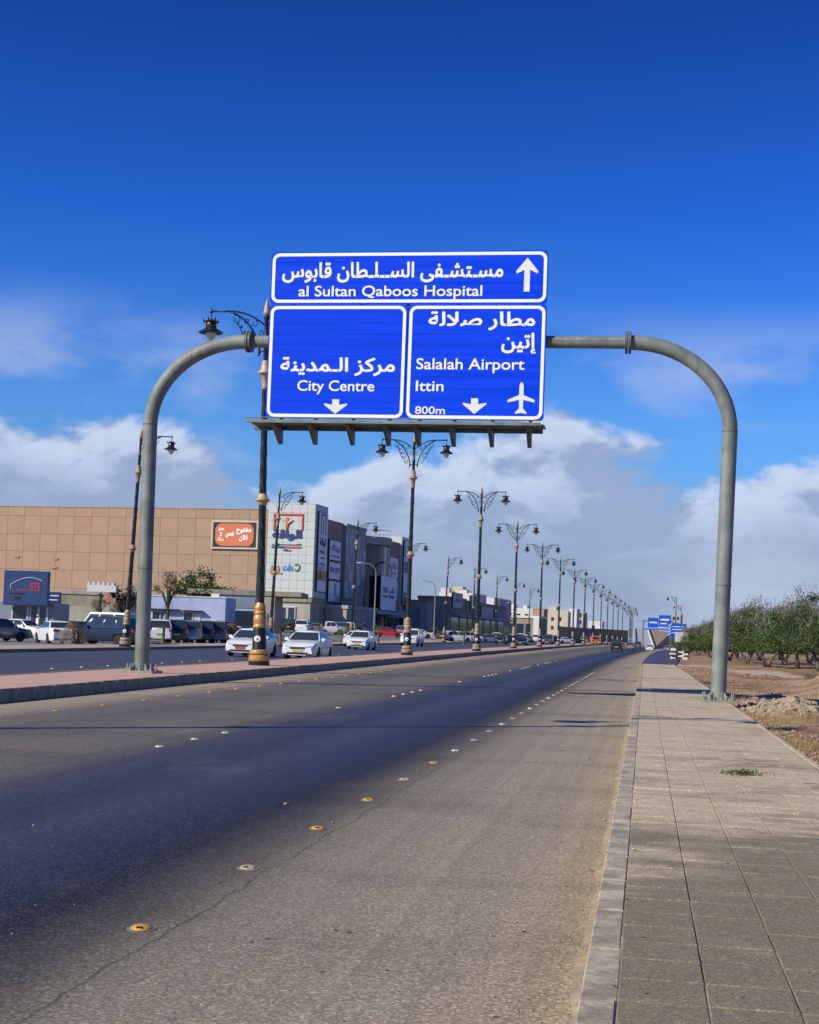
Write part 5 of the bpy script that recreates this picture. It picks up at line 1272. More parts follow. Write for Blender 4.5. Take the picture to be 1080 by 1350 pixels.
far = [(381, 196, 'suv', 'navy', 100, 'navy off-roader left of the white one before the mall windows'), (400, 196, 'suv', 'white', 95, 'white off-roader before the tall mall windows'),
 (417, 200, 'sedan', 'silver', 95, 'silver car right of the white off-roader before the mall'), (433, 203, 'pickup', 'white', 20, 'white pickup before the grey side wing'),
 (450, 206, 'suv', 'silver', 100, 'silver off-roader right of the pickup'), (460, 208, 'suv', 'white', 100, 'white off-roader before the blue shop entrance'),
 (474, 214, 'suv', 'black', 95, 'black off-roader under the big entrance banner'), (512, 216, 'sedan', 'red', 10, 'bright red sedan parked under the mall end'),
 (531, 222, 'suv', 'silver', 95, 'silver off-roader right of the red sedan'), (552, 224, 'sedan', 'white', 20, 'white sedan left of the lone curved street light'),
 (570, 240, 'suv', 'black', 100, 'black off-roader behind the curved street light'), (583, 235, 'sedan', 'grey', 95, 'grey sedan right of the curved street light'),
 (604, 238, 'suv', 'white', 25, 'white off-roader parked before the olive shop row'), (619, 243, 'suv', 'white', 30, 'second white off-roader before the olive shop row'),
 (634, 262, 'sedan', 'navy', 95, 'navy sedan left of the third lamp post'), (646, 268, 'sedan', 'silver', 30, 'silver sedan right of the third lamp post'),
 (655, 275, 'suv', 'white', 95, 'white off-roader before the far shopfronts'), (664, 285, 'suv', 'brown', 95, 'brown off-roader right of it before the far shopfronts'), (674, 292, 'sedan', 'black', 20, 'black sedan at the end of the shops'),
 (686, 318, 'suv', 'white', 95, 'white off-roader behind the fourth lamp post'), (697, 330, 'sedan', 'grey', 95, 'grey sedan beyond the fourth lamp post'), (707, 340, 'suv', 'white', 95, 'white off-roader left of the fifth lamp post'),
 (722, 350, 'sedan', 'black', 20, 'black sedan right of the fifth lamp post'), (732, 356, 'suv', 'black', 100, 'black off-roader left of the sixth lamp post'), (746, 360, 'sedan', 'white', 30, 'white sedan right of the sixth lamp post'),
 (760, 372, 'sedan', 'black', 20, 'black sedan left of the orange truck'), (770, 380, 'suv', 'silver', 95, 'silver off-roader left of the orange truck')]
for px, dd, kd, pc, rz, lb in far: car_at(px, dd, kd, pc, rz, lb, G2, simple=dd > 212)
x, y = spot(784, 385); t = empty('orange_truck', (x, y, ground_at(x, y)), radians(-80), 'bright orange truck parked far along the road', 'truck'); t.scale = (.75, .75, .75)
b = MB(); b.bbox(0.2, 2.2, -1.1, 1.1, 0.6, 2.9, .15); b.build('cab', PAINT['orange'], t)
b = MB(); b.bbox(-4.2, 0.0, -1.15, 1.15, 0.9, 2.6, .05); b.build('tipper_body', PAINT['orange'], t)
b = MB(); b.box(2.18, 2.23, -.9, .9, 1.7, 2.6); b.build('windshield', Mt['glass'], t)
for xx in (1.4, -1.9, -3.2):
    for yy_ in (-1, 1): b = MB(); b.lathe([(.3, -.15), (.48, -.15), (.48, .15), (.3, .15)], 14, xx, yy_ * .95, .48, axis='y'); b.build('wheel', Mt['tyre'], t)

# person by the kiosk
def person(loc, rz, label):
    t = empty('person', loc, rz, label, 'person')
    V = [(0, 0, .95), (0, 0, 1.12), (0, 0, 1.38), (0, 0, 1.47), (0, .02, 1.56), (0, .02, 1.70), (.10, 0, .90), (.11, .02, .50), (.11, -.02, .10), (.11, .10, .04), (-.10, 0, .90), (-.11, .02, .50), (-.11, -.02, .10), (-.11, .10, .04),
         (.18, 0, 1.40), (.24, -.02, 1.14), (.24, .06, .90), (.24, .09, .82), (-.18, 0, 1.40), (-.24, -.02, 1.14), (-.24, .06, .90), (-.24, .09, .82)]
    Ed = [(0, 1), (1, 2), (2, 3), (3, 4), (4, 5), (0, 6), (6, 7), (7, 8), (8, 9), (0, 10), (10, 11), (11, 12), (12, 13), (2, 14), (14, 15), (15, 16), (16, 17), (2, 18), (18, 19), (19, 20), (20, 21)]
    Rd = [.15, .15, .15, .055, .085, .08, .09, .07, .05, .04, .09, .07, .05, .04, .065, .05, .04, .035, .065, .05, .04, .035]
    me = D.meshes.new('body'); me.from_pydata(V, Ed, []); o = D.objects.new('body', me); link(o, t)
    md = o.modifiers.new('skin', 'SKIN')
    if not me.skin_vertices:
        bm = bmesh.new(); bm.from_mesh(me); bm.verts.layers.skin.verify(); bm.to_mesh(me); bm.free()
    for i, s_ in enumerate(me.skin_vertices[0].data): s_.radius = (Rd[i], Rd[i] * .8); s_.use_root = (i == 0)
    sd = o.modifiers.new('sub', 'SUBSURF'); sd.levels = 1; sd.render_levels = 1
    me.materials.append(mat('skin_tone', (.30, .16, .10), .6))
    b = MB(); b.lathe([(.23, .12), (.20, .6), (.17, 1.0), (.20, 1.3), (.21, 1.42), (.09, 1.48)], 16); b.v = [Vector((p.x, p.y * .75, p.z)) for p in b.v]; b.build('robe', Mt['paper'], t, smooth=True)
    b = MB(); b.lathe([(.085, 1.64), (.09, 1.70), (.07, 1.78), (.02, 1.80)], 12, 0, .02); b.build('cap', Mt['whitewall'], t, smooth=True)
x, y = spot(50, 129); person((x, y, ground_at(x, y)), 2.6, 'person in a pale robe standing before the kiosk doors')

# ------------------------------------------------------------------ plants
def leafmat(name, c1, c2):
    m = D.materials.new(name); m.use_nodes = True; t = m.node_tree; b = t.nodes['Principled BSDF']; g = G(t)
    tc = g.n('ShaderNodeTexCoord').outputs['Object']
    g.l(g.mix(g.ss(g.noise(tc, 1.3, 4, .6), .35, .65), c1, c2), b.inputs['Base Color']); b.inputs['Roughness'].default_value = .6
    tr = g.n('ShaderNodeBsdfTranslucent'); tr.inputs[0].default_value = (*[min(1, v * 1.6) for v in c2], 1)
    ms = g.n('ShaderNodeMixShader'); ms.inputs[0].default_value = .22
    g.l(b.outputs[0], ms.inputs[1]); g.l(tr.outputs[0], ms.inputs[2]); g.l(ms.outputs[0], t.nodes['Material Output'].inputs[0])
    return m
Mt['leaf_acacia'] = leafmat('acacia_leaf', (.040, .078, .022), (.10, .16, .042))
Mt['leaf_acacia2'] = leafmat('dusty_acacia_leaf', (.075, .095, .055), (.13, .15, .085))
Mt['leaf_dark'] = leafmat('glossy_dark_leaf', (.012, .045, .010), (.035, .10, .018))
Mt['leaf_palm'] = leafmat('palm_leaf', (.05, .10, .03), (.11, .16, .05))
Mt['leaf_dry'] = leafmat('dry_leaf', (.16, .10, .055), (.26, .18, .10))
Mt['leaf_brown'] = leafmat('withered_leaf', (.055, .035, .02), (.10, .06, .035))
Mt['bark'] = mat('grey_bark', (.14, .11, .085), .95, 0, .3, 6, .5, 20)
Mt['bark_dark'] = mat('dark_bark', (.05, .04, .035), .95, 0, .3, 6, .5, 20)
Mt['twig'] = mat('pale_twig', (.24, .22, .20), .95, 0, .2, 6)
def leaf_quad(mb, p, s, rnd, asp=.55):
    q = Quaternion((rnd.gauss(0, 1), rnd.gauss(0, 1), rnd.gauss(0, 1), rnd.gauss(0, 1))).normalized()
    a = q @ Vector((s, 0, 0)); c = q @ Vector((0, s * asp, 0)); n = len(mb.v)
    mb.v += [p - a, p + c * .9, p + a, p - c * .9]; mb.f.append([n, n + 1, n + 2, n + 3]); mb.m.append(0)
def acacia(seed, w=4.2, h=5.2, n=17000, twigs=True):
    rnd = random.Random(seed); tr = MB(); ends = []
    ns = rnd.choice((2, 3))
    for k in range(ns):
        a = 2 * pi * k / ns + rnd.uniform(-.4, .4); d = Vector((cos(a), sin(a), 0)); base = d * .12
        p1 = base + d * .5 + Vector((rnd.uniform(-.2, .2), rnd.uniform(-.2, .2), 1.1)); p2 = p1 + d * .8 + Vector((0, 0, 1.0))
        tr.tube([base - Vector((0, 0, .15)), base + Vector((0, 0, .5)) + d * .15, p1, p2], [.17, .14, .11, .07], 7)
        for j in range(4):
            b2 = a + rnd.uniform(-1.1, 1.1); e = Vector((cos(b2) * w * rnd.uniform(.35, .8), sin(b2) * w * rnd.uniform(.35, .8), h * rnd.uniform(.55, .95)))
            s0 = p1.lerp(p2, rnd.random()); m_ = s0.lerp(e, .5) + Vector((rnd.uniform(-.3, .3), rnd.uniform(-.3, .3), rnd.uniform(-.1, .3)))
            tr.tube([s0, m_, e], [.06, .04, .015], 5); ends.append(e); ends.append(m_)
    cl = []
    for k in range(75):
        a = rnd.uniform(0, 2 * pi); r = w * sqrt(rnd.random()) * .95; top = h * (1 - .42 * (r / w) ** 2)
        z = rnd.uniform(1.4 + .25 * (1 - r / w), top); cl.append((Vector((r * cos(a), r * sin(a), z)), rnd.uniform(.45, 1.05)))
    lf = MB(); lf2 = MB()
    for k in range(n):
        c, r = rnd.choice(cl); d = Vector((rnd.gauss(0, 1), rnd.gauss(0, 1), rnd.gauss(0, .7))); p = c + d * r * .48
        zl = .95 + .7 * (.5 + noise.noise(Vector((p.x * .6, p.y * .6, seed))))
        if p.z < zl: p.z = zl + rnd.random() * .5
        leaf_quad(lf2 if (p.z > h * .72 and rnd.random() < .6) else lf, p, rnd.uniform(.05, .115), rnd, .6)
    tw = MB()
    for k in range(260):
        c, r = rnd.choice(cl)
        if c.z < h * .5: continue
        p = c + Vector((rnd.uniform(-.5, .5), rnd.uniform(-.5, .5), r * .5)); q = p + Vector((rnd.uniform(-.5, .5), rnd.uniform(-.5, .5), rnd.uniform(.5, 1.1)))
        tw.tube([p, q], [.018, .008], 3, cap=False)
        for j in range(12): leaf_quad(lf2, p.lerp(q, rnd.uniform(.3, 1)) + Vector((rnd.gauss(0, .12), rnd.gauss(0, .12), rnd.gauss(0, .08))), .05, rnd)
    cr = lf.mesh('crown', Mt['leaf_acacia'], recalc=False)
    return tr.mesh('trunk', Mt['bark'], True, angle=60), cr, lf2.mesh('upper_crown', Mt['leaf_acacia2'], recalc=False), tw.mesh('bare_twigs', Mt['twig'])
AC = [acacia(s, w, h) for s, w, h in ((1, 4.0, 5.0), (2, 4.6, 5.6), (3, 3.6, 4.6), (4, 4.3, 5.2))]
def tree(x, y, v, sc, rz, label, z=0.0, group='acacia trees right of the road'):
    t = empty('acacia_tree', (x, y, z), rz, label, 'tree', group); t.scale = (sc, sc, sc * (.86 + .12 * (v % 2)))
    tr, cr, up_, tw = AC[v]
    a = put('trunk', tr, t); put('bare_twigs', tw, a)['kind'] = 'stuff'; put('crown', cr, t); put('upper_crown', up_, t)
acs = [(1083, 104, 1, 1.0), (1052, 116, 0, 1.05), (1012, 122, 3, .98), (1096, 128, 2, 1.2), (985, 140, 1, .92), (1035, 150, 2, 1.3), (962, 160, 0, .95), (1068, 162, 1, 1.15), (1003, 176, 3, 1.25), (938, 190, 2, 1.05), (972, 205, 1, 1.1),
       (921, 225, 0, .95), (950, 250, 3, 1.15), (908, 265, 2, .85), (930, 300, 1, 1.1), (912, 340, 3, 1.0), (1030, 210, 0, 1.4), (1078, 215, 3, 1.3), (900, 400, 1, .9), (990, 290, 2, 1.5)]
nn = {0: 'spreading', 1: 'broad', 2: 'compact', 3: 'round'}
for i, (px, dd, v, sc) in enumerate(acs):
    x, y = spot(px, dd); lb = '%s dusty green acacia on the dirt right of the road, %s nearest of the trees' % (nn[v], nth(i + 1)) if i else 'broad acacia cut by the right picture edge, nearest of the trees'
    tree(x, y, v, sc, i * 1.7, lb, z=0.1)
# dark green tree and withered ones on the left
def bush_tree(px, dd, w, h, leaf, n, label, name='shrub_tree', trunk_h=2.0, sz=(.10, .2), seed=1, z_lo=1.5, bark='bark_dark', nc=30, twig=False):
    rnd = random.Random(seed); x, y = spot(px, dd); t = empty(name, (x, y, ground_at(x, y)), 0, label, 'tree')
    tr = MB(); tr.tube([(0, 0, -.1), (.05, .02, trunk_h * .6), (.1, 0, trunk_h + .4)], [.14, .11, .08], 7); lf = MB(); cl = []
    for k in range(nc):
        a = rnd.uniform(0, 2 * pi); r = w * sqrt(rnd.random()); top = h * (1 - .35 * (r / w) ** 2) * rnd.uniform(.85, 1.05)
        z = rnd.uniform(z_lo, top); cl.append((Vector((r * cos(a), r * sin(a) * .6, z)), rnd.uniform(.35, .75) * (1.5 if leaf == 'leaf_dark' else 1)))
        if k < 14: tr.tube([(0, 0, trunk_h * .7), (r * cos(a) * .5, r * sin(a) * .3, (trunk_h + z) / 2), tuple(cl[-1][0])], [.07, .04, .012], 5)
        if twig:
            for j in range(5): e = cl[-1][0] + Vector((rnd.uniform(-.5, .5), rnd.uniform(-.4, .4), rnd.uniform(-.1, .8))); tr.tube([cl[-1][0], e], [.02, .01], 4)
    for k in range(n):
        c, r = rnd.choice(cl); leaf_quad(lf, c + Vector((rnd.gauss(0, 1), rnd.gauss(0, 1), rnd.gauss(0, .8))) * r * .5, rnd.uniform(*sz), rnd)
    tr.build('trunk', Mt[bark], t, smooth=True); lf.build('crown', Mt[leaf], t, recalc=False)
bush_tree(258, 160, 3.0, 7.4, 'leaf_dark', 5200, 'dense dark green tree rising behind the shade-tinted white shop', seed=5, z_lo=4.0, nc=34)
bush_tree(293, 160, 1.4, 6.0, 'leaf_dark', 1300, 'small dark green tree right of the larger one behind the shade-tinted white shop', seed=9, z_lo=4.2, nc=12)
bush_tree(165, 150, 2.2, 5.3, 'leaf_brown', 1300, 'withered brown tree behind the verge lamp pole', seed=6, z_lo=3.4, nc=30, twig=True)
bush_tree(220, 126, 1.4, 6.6, 'leaf_dry', 520, 'thin half bare tree with dark trunk before the shade-tinted white shop', seed=8, z_lo=4.3, trunk_h=4.0, sz=(.06, .11), nc=18, twig=True)
bush_tree(130, 147, .7, 4.6, 'leaf_dry', 300, 'small dry bush beside the round orange sign', seed=12, z_lo=2.4, sz=(.06, .1), nc=8, twig=True)
def palm(px, dd, h, label, leaf='leaf_palm', droop=1.0, n=11, fl=1.1, name='palm', th=.11):
    rnd = random.Random(int(px)); x, y = spot(px, dd); t = empty(name, (x, y, ground_at(x, y) + .1), rnd.uniform(0, 6), label, 'palm', 'young palms along the far verge')
    b = MB(); b.tube([(0, 0, -.1), (.02, 0, h * .5), (.0, .02, h)], [th * 1.3, th, th * .8], 8); b.build('trunk', Mt['bark'], t, smooth=True)
    for k in range(n):
        a = 2 * pi * k / n + rnd.uniform(-.2, .2); el = rnd.uniform(.2, 1.2); d = Vector((cos(a), sin(a), 0)); b = MB(); pts = []
        for j in range(7):
            s_ = j / 6; pts.append(d * fl * s_ * cos(el * (1 - s_ * .3)) + Vector((0, 0, h + fl * (sin(el) * s_ - droop * s_ * s_ * .9))))
        sd = d.cross(Vector((0, 0, 1)))
        for j in range(6):
            for u in (0, .5):
                p = pts[j].lerp(pts[j + 1], u); q = pts[j].lerp(pts[j + 1], u + .22); ll = fl * .30 * sin(pi * (.12 + .8 * (j + u) / 6)) + .04
                for sg_ in (1, -1):
                    tip = p + sd * sg_ * ll + Vector((0, 0, -.35 * ll)) + (pts[j + 1] - pts[j]) * .9; b.add([p, q, tip], [(0, 1, 2)])
        b.build('frond', Mt[leaf], t, recalc=False)
palm(98, 88, 1.3, 'dead brown palm with hanging fronds by the parked white sedan', 'leaf_dry', 2.2, 9, 1.25, name='dead_palm')
palm(216, 104, 1.2, 'little green palm in front of the white off-roader', 'leaf_palm', .9, 10, .75)
palm(305, 120, 1.5, 'dry palm with curved fronds left of the gold based lamp', 'leaf_dry', 1.6, 9, 1.3, name='dry_palm')
palm(370, 118, 1.4, 'bushy green palm beside the single-armed lamp before the mall tower', 'leaf_palm', .5, 14, 1.35)
palm(420, 132, 1.6, 'withered brown palm right of the green one before the mall wing', 'leaf_dry', 1.9, 10, 1.2, name='withered_palm')
palm(457, 140, 1.7, 'dark green palm bending over before the mall shopfront', 'leaf_palm', 1.8, 10, 1.5)
palm(499, 150, 1.8, 'dull green palm left of the red car', 'leaf_acacia2', 1.1, 10, 1.2)
palm(548, 168, 1.7, 'dark palm behind the second median lamp', 'leaf_acacia', 1.1, 10, 1.4)
palm(612, 190, 1.5, 'dark bushy palm before the olive shop row', 'leaf_acacia', 1.0, 10, 1.4)
palm(665, 240, 1.7, 'small palm before the far shopfronts', 'leaf_acacia', 1.0, 9, 1.3)
# weed growing out of the footway
t = empty('pavement_weed', (1.17, 16.9, .15), 0, 'small green weed growing from a joint of the footway', 'plant')
rnd = random.Random(2); b = MB(); c = MB()
for k in range(260):
    a = rnd.uniform(0, 2 * pi); r = abs(rnd.gauss(0, .13)); p = Vector((r * cos(a) * 1.3, r * sin(a) * .8, rnd.uniform(.005, .07) * (1 - r * 1.5)))
    leaf_quad(b, p, rnd.uniform(.008, .022), rnd)
for k in range(16):
    a = rnd.uniform(0, 2 * pi); r = rnd.uniform(.1, .3); c.tube([(0, 0, .0), (r * .5 * cos(a), r * .4 * sin(a), .04), (r * cos(a), r * .7 * sin(a), .012)], .004, 3)
b.build('leaves', Mt['leaf_acacia'], t, recalc=False); c.build('stem', Mt['leaf_brown'], t)
# low green bush at the right edge, dry tufts and rubble on the dirt
def at_px(xr, y): return R(xr, y, 0)
rnd = random.Random(11)
def shrub(xr, y, w, n, leaf, label, name='low_shrub'):
    t = empty(name, R(xr, y, fld(xr, y)), 0, label, 'shrub'); b = MB(); c = MB()
    for k in range(n):
        a = rnd.uniform(0, 2 * pi); r = w * sqrt(rnd.random()); leaf_quad(b, Vector((r * cos(a), r * sin(a), rnd.uniform(.02, w * .8 * (1 - (r / w) ** 2) + .04))), rnd.uniform(.015, .035), rnd)
    for k in range(12):
        a = rnd.uniform(0, 2 * pi); c.tube([(0, 0, 0), (w * .7 * cos(a), w * .7 * sin(a), w * .5)], .006, 3)
    b.build('leaves', Mt[leaf], t, recalc=False); c.build('stem', Mt['bark'], t)
shrub(3.62, 23.4, .30, 900, 'leaf_dark', 'dark green shrub on the dirt at the right picture edge')
shrub(4.9, 31.0, .22, 400, 'leaf_acacia2', 'small dusty shrub on the dirt beyond the right gantry post')
shrub(6.5, 58, .35, 400, 'leaf_acacia2', 'grey green shrub by the pale track')
gr = MB(); rnd = random.Random(5)
def blade(mb, p, h, rnd):
    a = rnd.uniform(0, 2 * pi); d = Vector((cos(a), sin(a), 0)) * h * rnd.uniform(.2, .9); w = Vector((-sin(a), cos(a), 0)) * .004
    n = len(mb.v); mb.v += [p - w, p + w, p + d + Vector((0, 0, h))]; mb.f.append([n, n + 1, n + 2]); mb.m.append(0)
for k in range(900):
    y = rnd.uniform(16, 75) if k % 3 else rnd.uniform(16, 36); x = 2.35 + abs(rnd.gauss(0, 1.3 if y < 36 else 3.5))
    if noise.noise(Vector((x * .8, y * .35, 2))) < -.02: continue
    p = R(x, y, fld(x, y))
    for j in range(26): blade(gr, p + Vector((rnd.gauss(0, .10), rnd.gauss(0, .12), -.01)), rnd.uniform(.04, .17), rnd)
Mt['straw'] = mat('dry_straw', (.34, .25, .11), .9, 0, .3, 4); o = gr.build('dry_grass', Mt['straw'], recalc=False); o['kind'] = 'stuff'
Mt['rock'] = mat('pale_rubble', (.36, .285, .20), .95, 0, .25, 8, .4, 30)
Mt['rock_red'] = mat('brown_clod', (.27, .15, .085), .95, 0, .3, 8, .4, 30)
def rock_mb(rnd, s):
    b = MB(); bm = bmesh.new(); bmesh.ops.create_icosphere(bm, subdivisions=1, radius=1)
    sx, sy, sz = rnd.uniform(.7, 1.2), rnd.uniform(.7, 1.2), rnd.uniform(.45, .8)
    for v in bm.verts: v.co *= rnd.uniform(.72, 1.1)
    b.v = [Vector((v.co.x * sx, v.co.y * sy, v.co.z * sz)) * s for v in bm.verts]; b.f = [[v.index for v in f.verts] for f in bm.faces]; b.m = [0] * len(b.f); bm.free(); return b
RK = [rock_mb(random.Random(k), 1.0) for k in range(8)]
gv = MB(); gd = MB(); rnd = random.Random(21)
for k in range(5200):
    near = k % 2; y = rnd.uniform(15, 40) if near else rnd.uniform(36, 100)
    x = 2.26 + (abs(rnd.gauss(0, .5)) if near else rnd.uniform(0, 14)); s = rnd.uniform(.008, .035) * (1 if near else 1.9)
    if rnd.random() < .05: s *= 2
    (gv if rnd.random() < .62 else gd).join(RK[k % 8], Matrix.Translation(R(x, y, fld(x, y) + s * .2)) @ Matrix.Rotation(rnd.uniform(0, 6), 4, 'Z') @ Matrix.Scale(s, 4))
for k in range(380):   # heap of broken rubble right of the gantry post
    x = max(2.5, rnd.gauss(3.5, .5)); y = rnd.gauss(37.5, 1.8); s = rnd.uniform(.03, .11)
    gv.join(RK[k % 8], Matrix.Translation(R(x, y, fld(x, y) + s * .3)) @ Matrix.Rotation(rnd.uniform(0, 6), 4, 'Z') @ Matrix.Scale(s, 4))
o = gv.build('rubble', Mt['rock'], recalc=False); o['kind'] = 'stuff'; o = gd.build('clods', Mt['rock_red'], recalc=False); o['kind'] = 'stuff'
big = [(2.9, 36.6, .20), (3.7, 37.2, .26), (4.3, 38.6, .20), (3.2, 38.9, .18), (4.7, 36.9, .24), (2.8, 34.6, .14), (4.0, 35.3, .18), (5.2, 39.4, .26), (3.3, 44.4, .15)]
for k, (x, y, s) in enumerate(big):
    o = RK[k % 8].build('rock', Mt['rock'], recalc=False); o.scale = (s, s, s * .8); o.location = R(x, y, fld(x, y) + s * .2); o.rotation_euler = (0, 0, k)
    tag(o, 'pale broken rock in the rubble right of the gantry post, %s nearest the camera' % nth([v[1] for v in sorted(big, key=lambda q: q[1])].index(y) + 1), 'rock', 'broken rocks beside the right gantry post')
# pebbles in the gutter sand, grit on the road
pb = MB(); rnd = random.Random(31)
for k in range(520):
    y = 5 + 35 * rnd.random() ** 1.8; x = -.24 - abs(rnd.gauss(0, .35)) if k % 4 else rnd.uniform(-6, -.3); s = rnd.uniform(.003, .010)
    if rnd.random() < .04: s = rnd.uniform(.014, .026)
    pb.join(RK[k % 8], Matrix.Translation(R(x, y, s * .4)) @ Matrix.Scale(s, 4))
o = pb.build('gutter_pebbles', Mt['rock'], recalc=False); o['kind'] = 'stuff'
pb = MB()
for k in range(260):
    y = 5 + 30 * rnd.random() ** 1.5; x = rnd.uniform(-2.6, .1) if k % 3 else rnd.uniform(-.1, 2); s = rnd.uniform(.004, .011); zz = .15 if x > -.22 else 0
    pb.join(RK[k % 8], Matrix.Translation(R(x, y, s * .3 + zz)) @ Matrix.Diagonal((s * 1.6, s, s * .5, 1)))
o = pb.build('dark_litter', Mt['leaf_brown'], recalc=False); o['kind'] = 'stuff'
# loose sand drifted against the kerb
mb = MB(); ysd = frange(3, 60, .25)
for y in ysd:
    w_ = .06 + .07 * noise.noise(Vector((0, y * .35, 3))) + .05 * noise.noise(Vector((0, y * 1.7, 8)))
    hh = .022 + .012 * noise.noise(Vector((2, y * .8, 1)))
    mb.v += [Vector((-.222, y, hh)), Vector((-.222 - w_ * .45, y, hh * .55)), Vector((-.222 - w_, y, .0012))]
for j in range(len(ysd) - 1):
    for i in range(2): mb.f.append([3 * j + i, 3 * j + i + 3, 3 * j + i + 4, 3 * j + i + 1]); mb.m.append(0)
o = mb.build('sand_drift', mat('gutter_sand', (.36, .285, .185), .97, 0, .2, 5, .6, 50, (.20, .16, .11), 3.0), recalc=True, smooth=True, angle=None); o['kind'] = 'stuff'

# ------------------------------------------------------------------ road studs
Mt['stud_y'] = mat('yellow_stud', (.62, .33, .03), .45, 0, .15, 30, .1, 60, (.35, .22, .08), 20)
Mt['stud_w'] = mat('white_stud', (.66, .66, .60), .5, 0, .1, 30, .1, 60, (.4, .37, .3), 20)
Mt['stud_p'] = mat('worn_stud', (.42, .36, .25), .6, 0, .2, 30, .1, 60)
b = MB(); b.lathe([(.060, -.01), (.060, .004), (.055, .010), (.042, .018), (.018, .022), (.002, .023)], 18)
SM = {k: b.mesh('stud_dome', Mt['stud_' + k], True, angle=60) for k in 'ywp'}
b = MB(); b.box(-.016, .016, -.052, -.034, .009, .019); RF = b.mesh('reflector', Mt['black'])
b = MB(); b.lathe([(.078, -.01), (.078, .002), (.073, .003)], 16); PT = b.mesh('glue_patch', Mt['joint'])
def stud(x, y, k, label, group, parts=True):
    if parts:
        t = empty('road_stud', R(x, y, .002), random.uniform(-.2, .2), label, 'road stud', group)
        put('stud_dome', SM[k], t); put('reflector', RF, t); put('glue_patch', PT, t)
    else:
        o = put('road_stud', SM[k], None); o.location = R(x, y, .002); tag(o, label, 'road stud', group)
GE = 'studs along the edge line of the near lane'
ye = [7.37, 9.45, 11.55, 13.73, 15.86, 18.13, 20.2, 22.5, 24.8] + [27.0 + 2.2 * k for k in range(24)]
kc = {0: 'y', 1: 'p', 2: 'y', 3: 'y', 4: 'p', 5: 'y'}
for i, y in enumerate(ye):
    k = kc.get(i, 'p' if i % 3 else 'w')
    stud(-2.58, y, k, '%s road stud on the right lane edge, %s from the camera' % ({'y': 'yellow', 'p': 'worn tan', 'w': 'pale'}[k], nth(i + 1)), GE, i < 12)
i = 0
for gs, single in ((1.4, None), (18.47, 30.0), (36.6, 50.3), (58.0, 69.6), (76, 88), (94, 105)):
    for j in range(4):
        if gs < 5: continue
        y = gs + 1.52 * j; i += 1; stud(-6.32, y, 'w', 'white road stud between the two lanes, %s from the camera' % nth(i), 'white studs between the lanes', y < 32)
    if single: i += 1; stud(-6.36, single, 'w', 'white road stud between the two lanes, %s from the camera' % nth(i), 'white studs between the lanes', single < 32)
for i in range(18):
    y = 20.1 + 2.33 * i; stud(-10.45, y, 'y', 'yellow road stud in the sand beside the median kerb, %s from the left' % nth(i + 1), 'yellow studs by the median kerb', i < 6)
i = 0
for y in (45, 47.5, 50, 56, 58.5, 61, 66, 78, 90, 102): i += 1; stud(-19.2, y, 'w', 'white road stud on the far carriageway, %s from the left' % nth(i), 'studs on the far carriageway', False)

# ------------------------------------------------------------------ signs on the right, far ahead
def far_board(px, py, dist, w, h, face, label, legs=True, rz=9.3, cat='road sign', name='direction_sign'):
    """board centred on the bearing, standing on two legs"""
    x, y = spot(px, dist); zc_ = EYE + (849 - (850 - px) * RHO - py) / FPX * dist
    t = empty(name, (x, y, 0), radians(rz), label, cat)
    b = MB(); b.box(-w / 2, w / 2, -.03, .03, zc_ - h / 2, zc_ + h / 2); b.build('board', Mt[face], t)
    if legs:
        for s_ in (-1, 1): b = MB(); b.tube([(s_ * w * .35, .08, -.2), (s_ * w * .35, .08, zc_)], .06, 8); b.build('leg', Mt['galv_dark'], t)
    return t, zc_
t, z_ = far_board(892, 831, 250, 3.3, 2.3, 'blue_far', 'blue direction sign with white stripes on the right verge')
b = MB()
for k in range(4): b.add([(-1.6, -.04, z_ - 1.0 + .5 * k), (-1.0, -.04, z_ - .55 + .5 * k), (-1.0, -.04, z_ - .35 + .5 * k), (-1.6, -.04, z_ - .8 + .5 * k)], [(0, 1, 2, 3)])
b.box(-.8, 1.3, -.045, -.035, z_ + .55, z_ + .7); b.box(-.8, 1.0, -.045, -.035, z_ + .05, z_ + .2); b.box(-.8, 1.3, -.045, -.035, z_ - .5, z_ - .38); b.build('white_marking', Mt['paper'], t)
t, z_ = far_board(899, 840, 196, 1.9, 1.35, 'whitewall', 'small white notice board with green and red marks on the right verge', cat='notice board', name='notice_board')
b = MB(); b.box(-.8, -.2, -.05, -.035, z_ - .4, z_ + .4); b.build('printed_block', Mt['slate_light'], t); b = MB(); b.box(.25, .6, -.05, -.035, z_ - .3, z_ + .25); b.build('printed_block', Mt['brownwall'], t)
x, y = spot(901, 194); t = empty('triangle_sign', (x, y, 0), radians(9), 'grey back of a triangular sign above the notice board', 'road sign')
b = MB(); b.prism([(-.55, 4.1), (.55, 4.1), (0, 3.2)], -.02, .02); b.build('plate', Mt['galv'], t); b = MB(); b.tube([(0, .05, 0), (0, .05, 3.9)], .04, 8); b.build('post', Mt['galv_dark'], t)
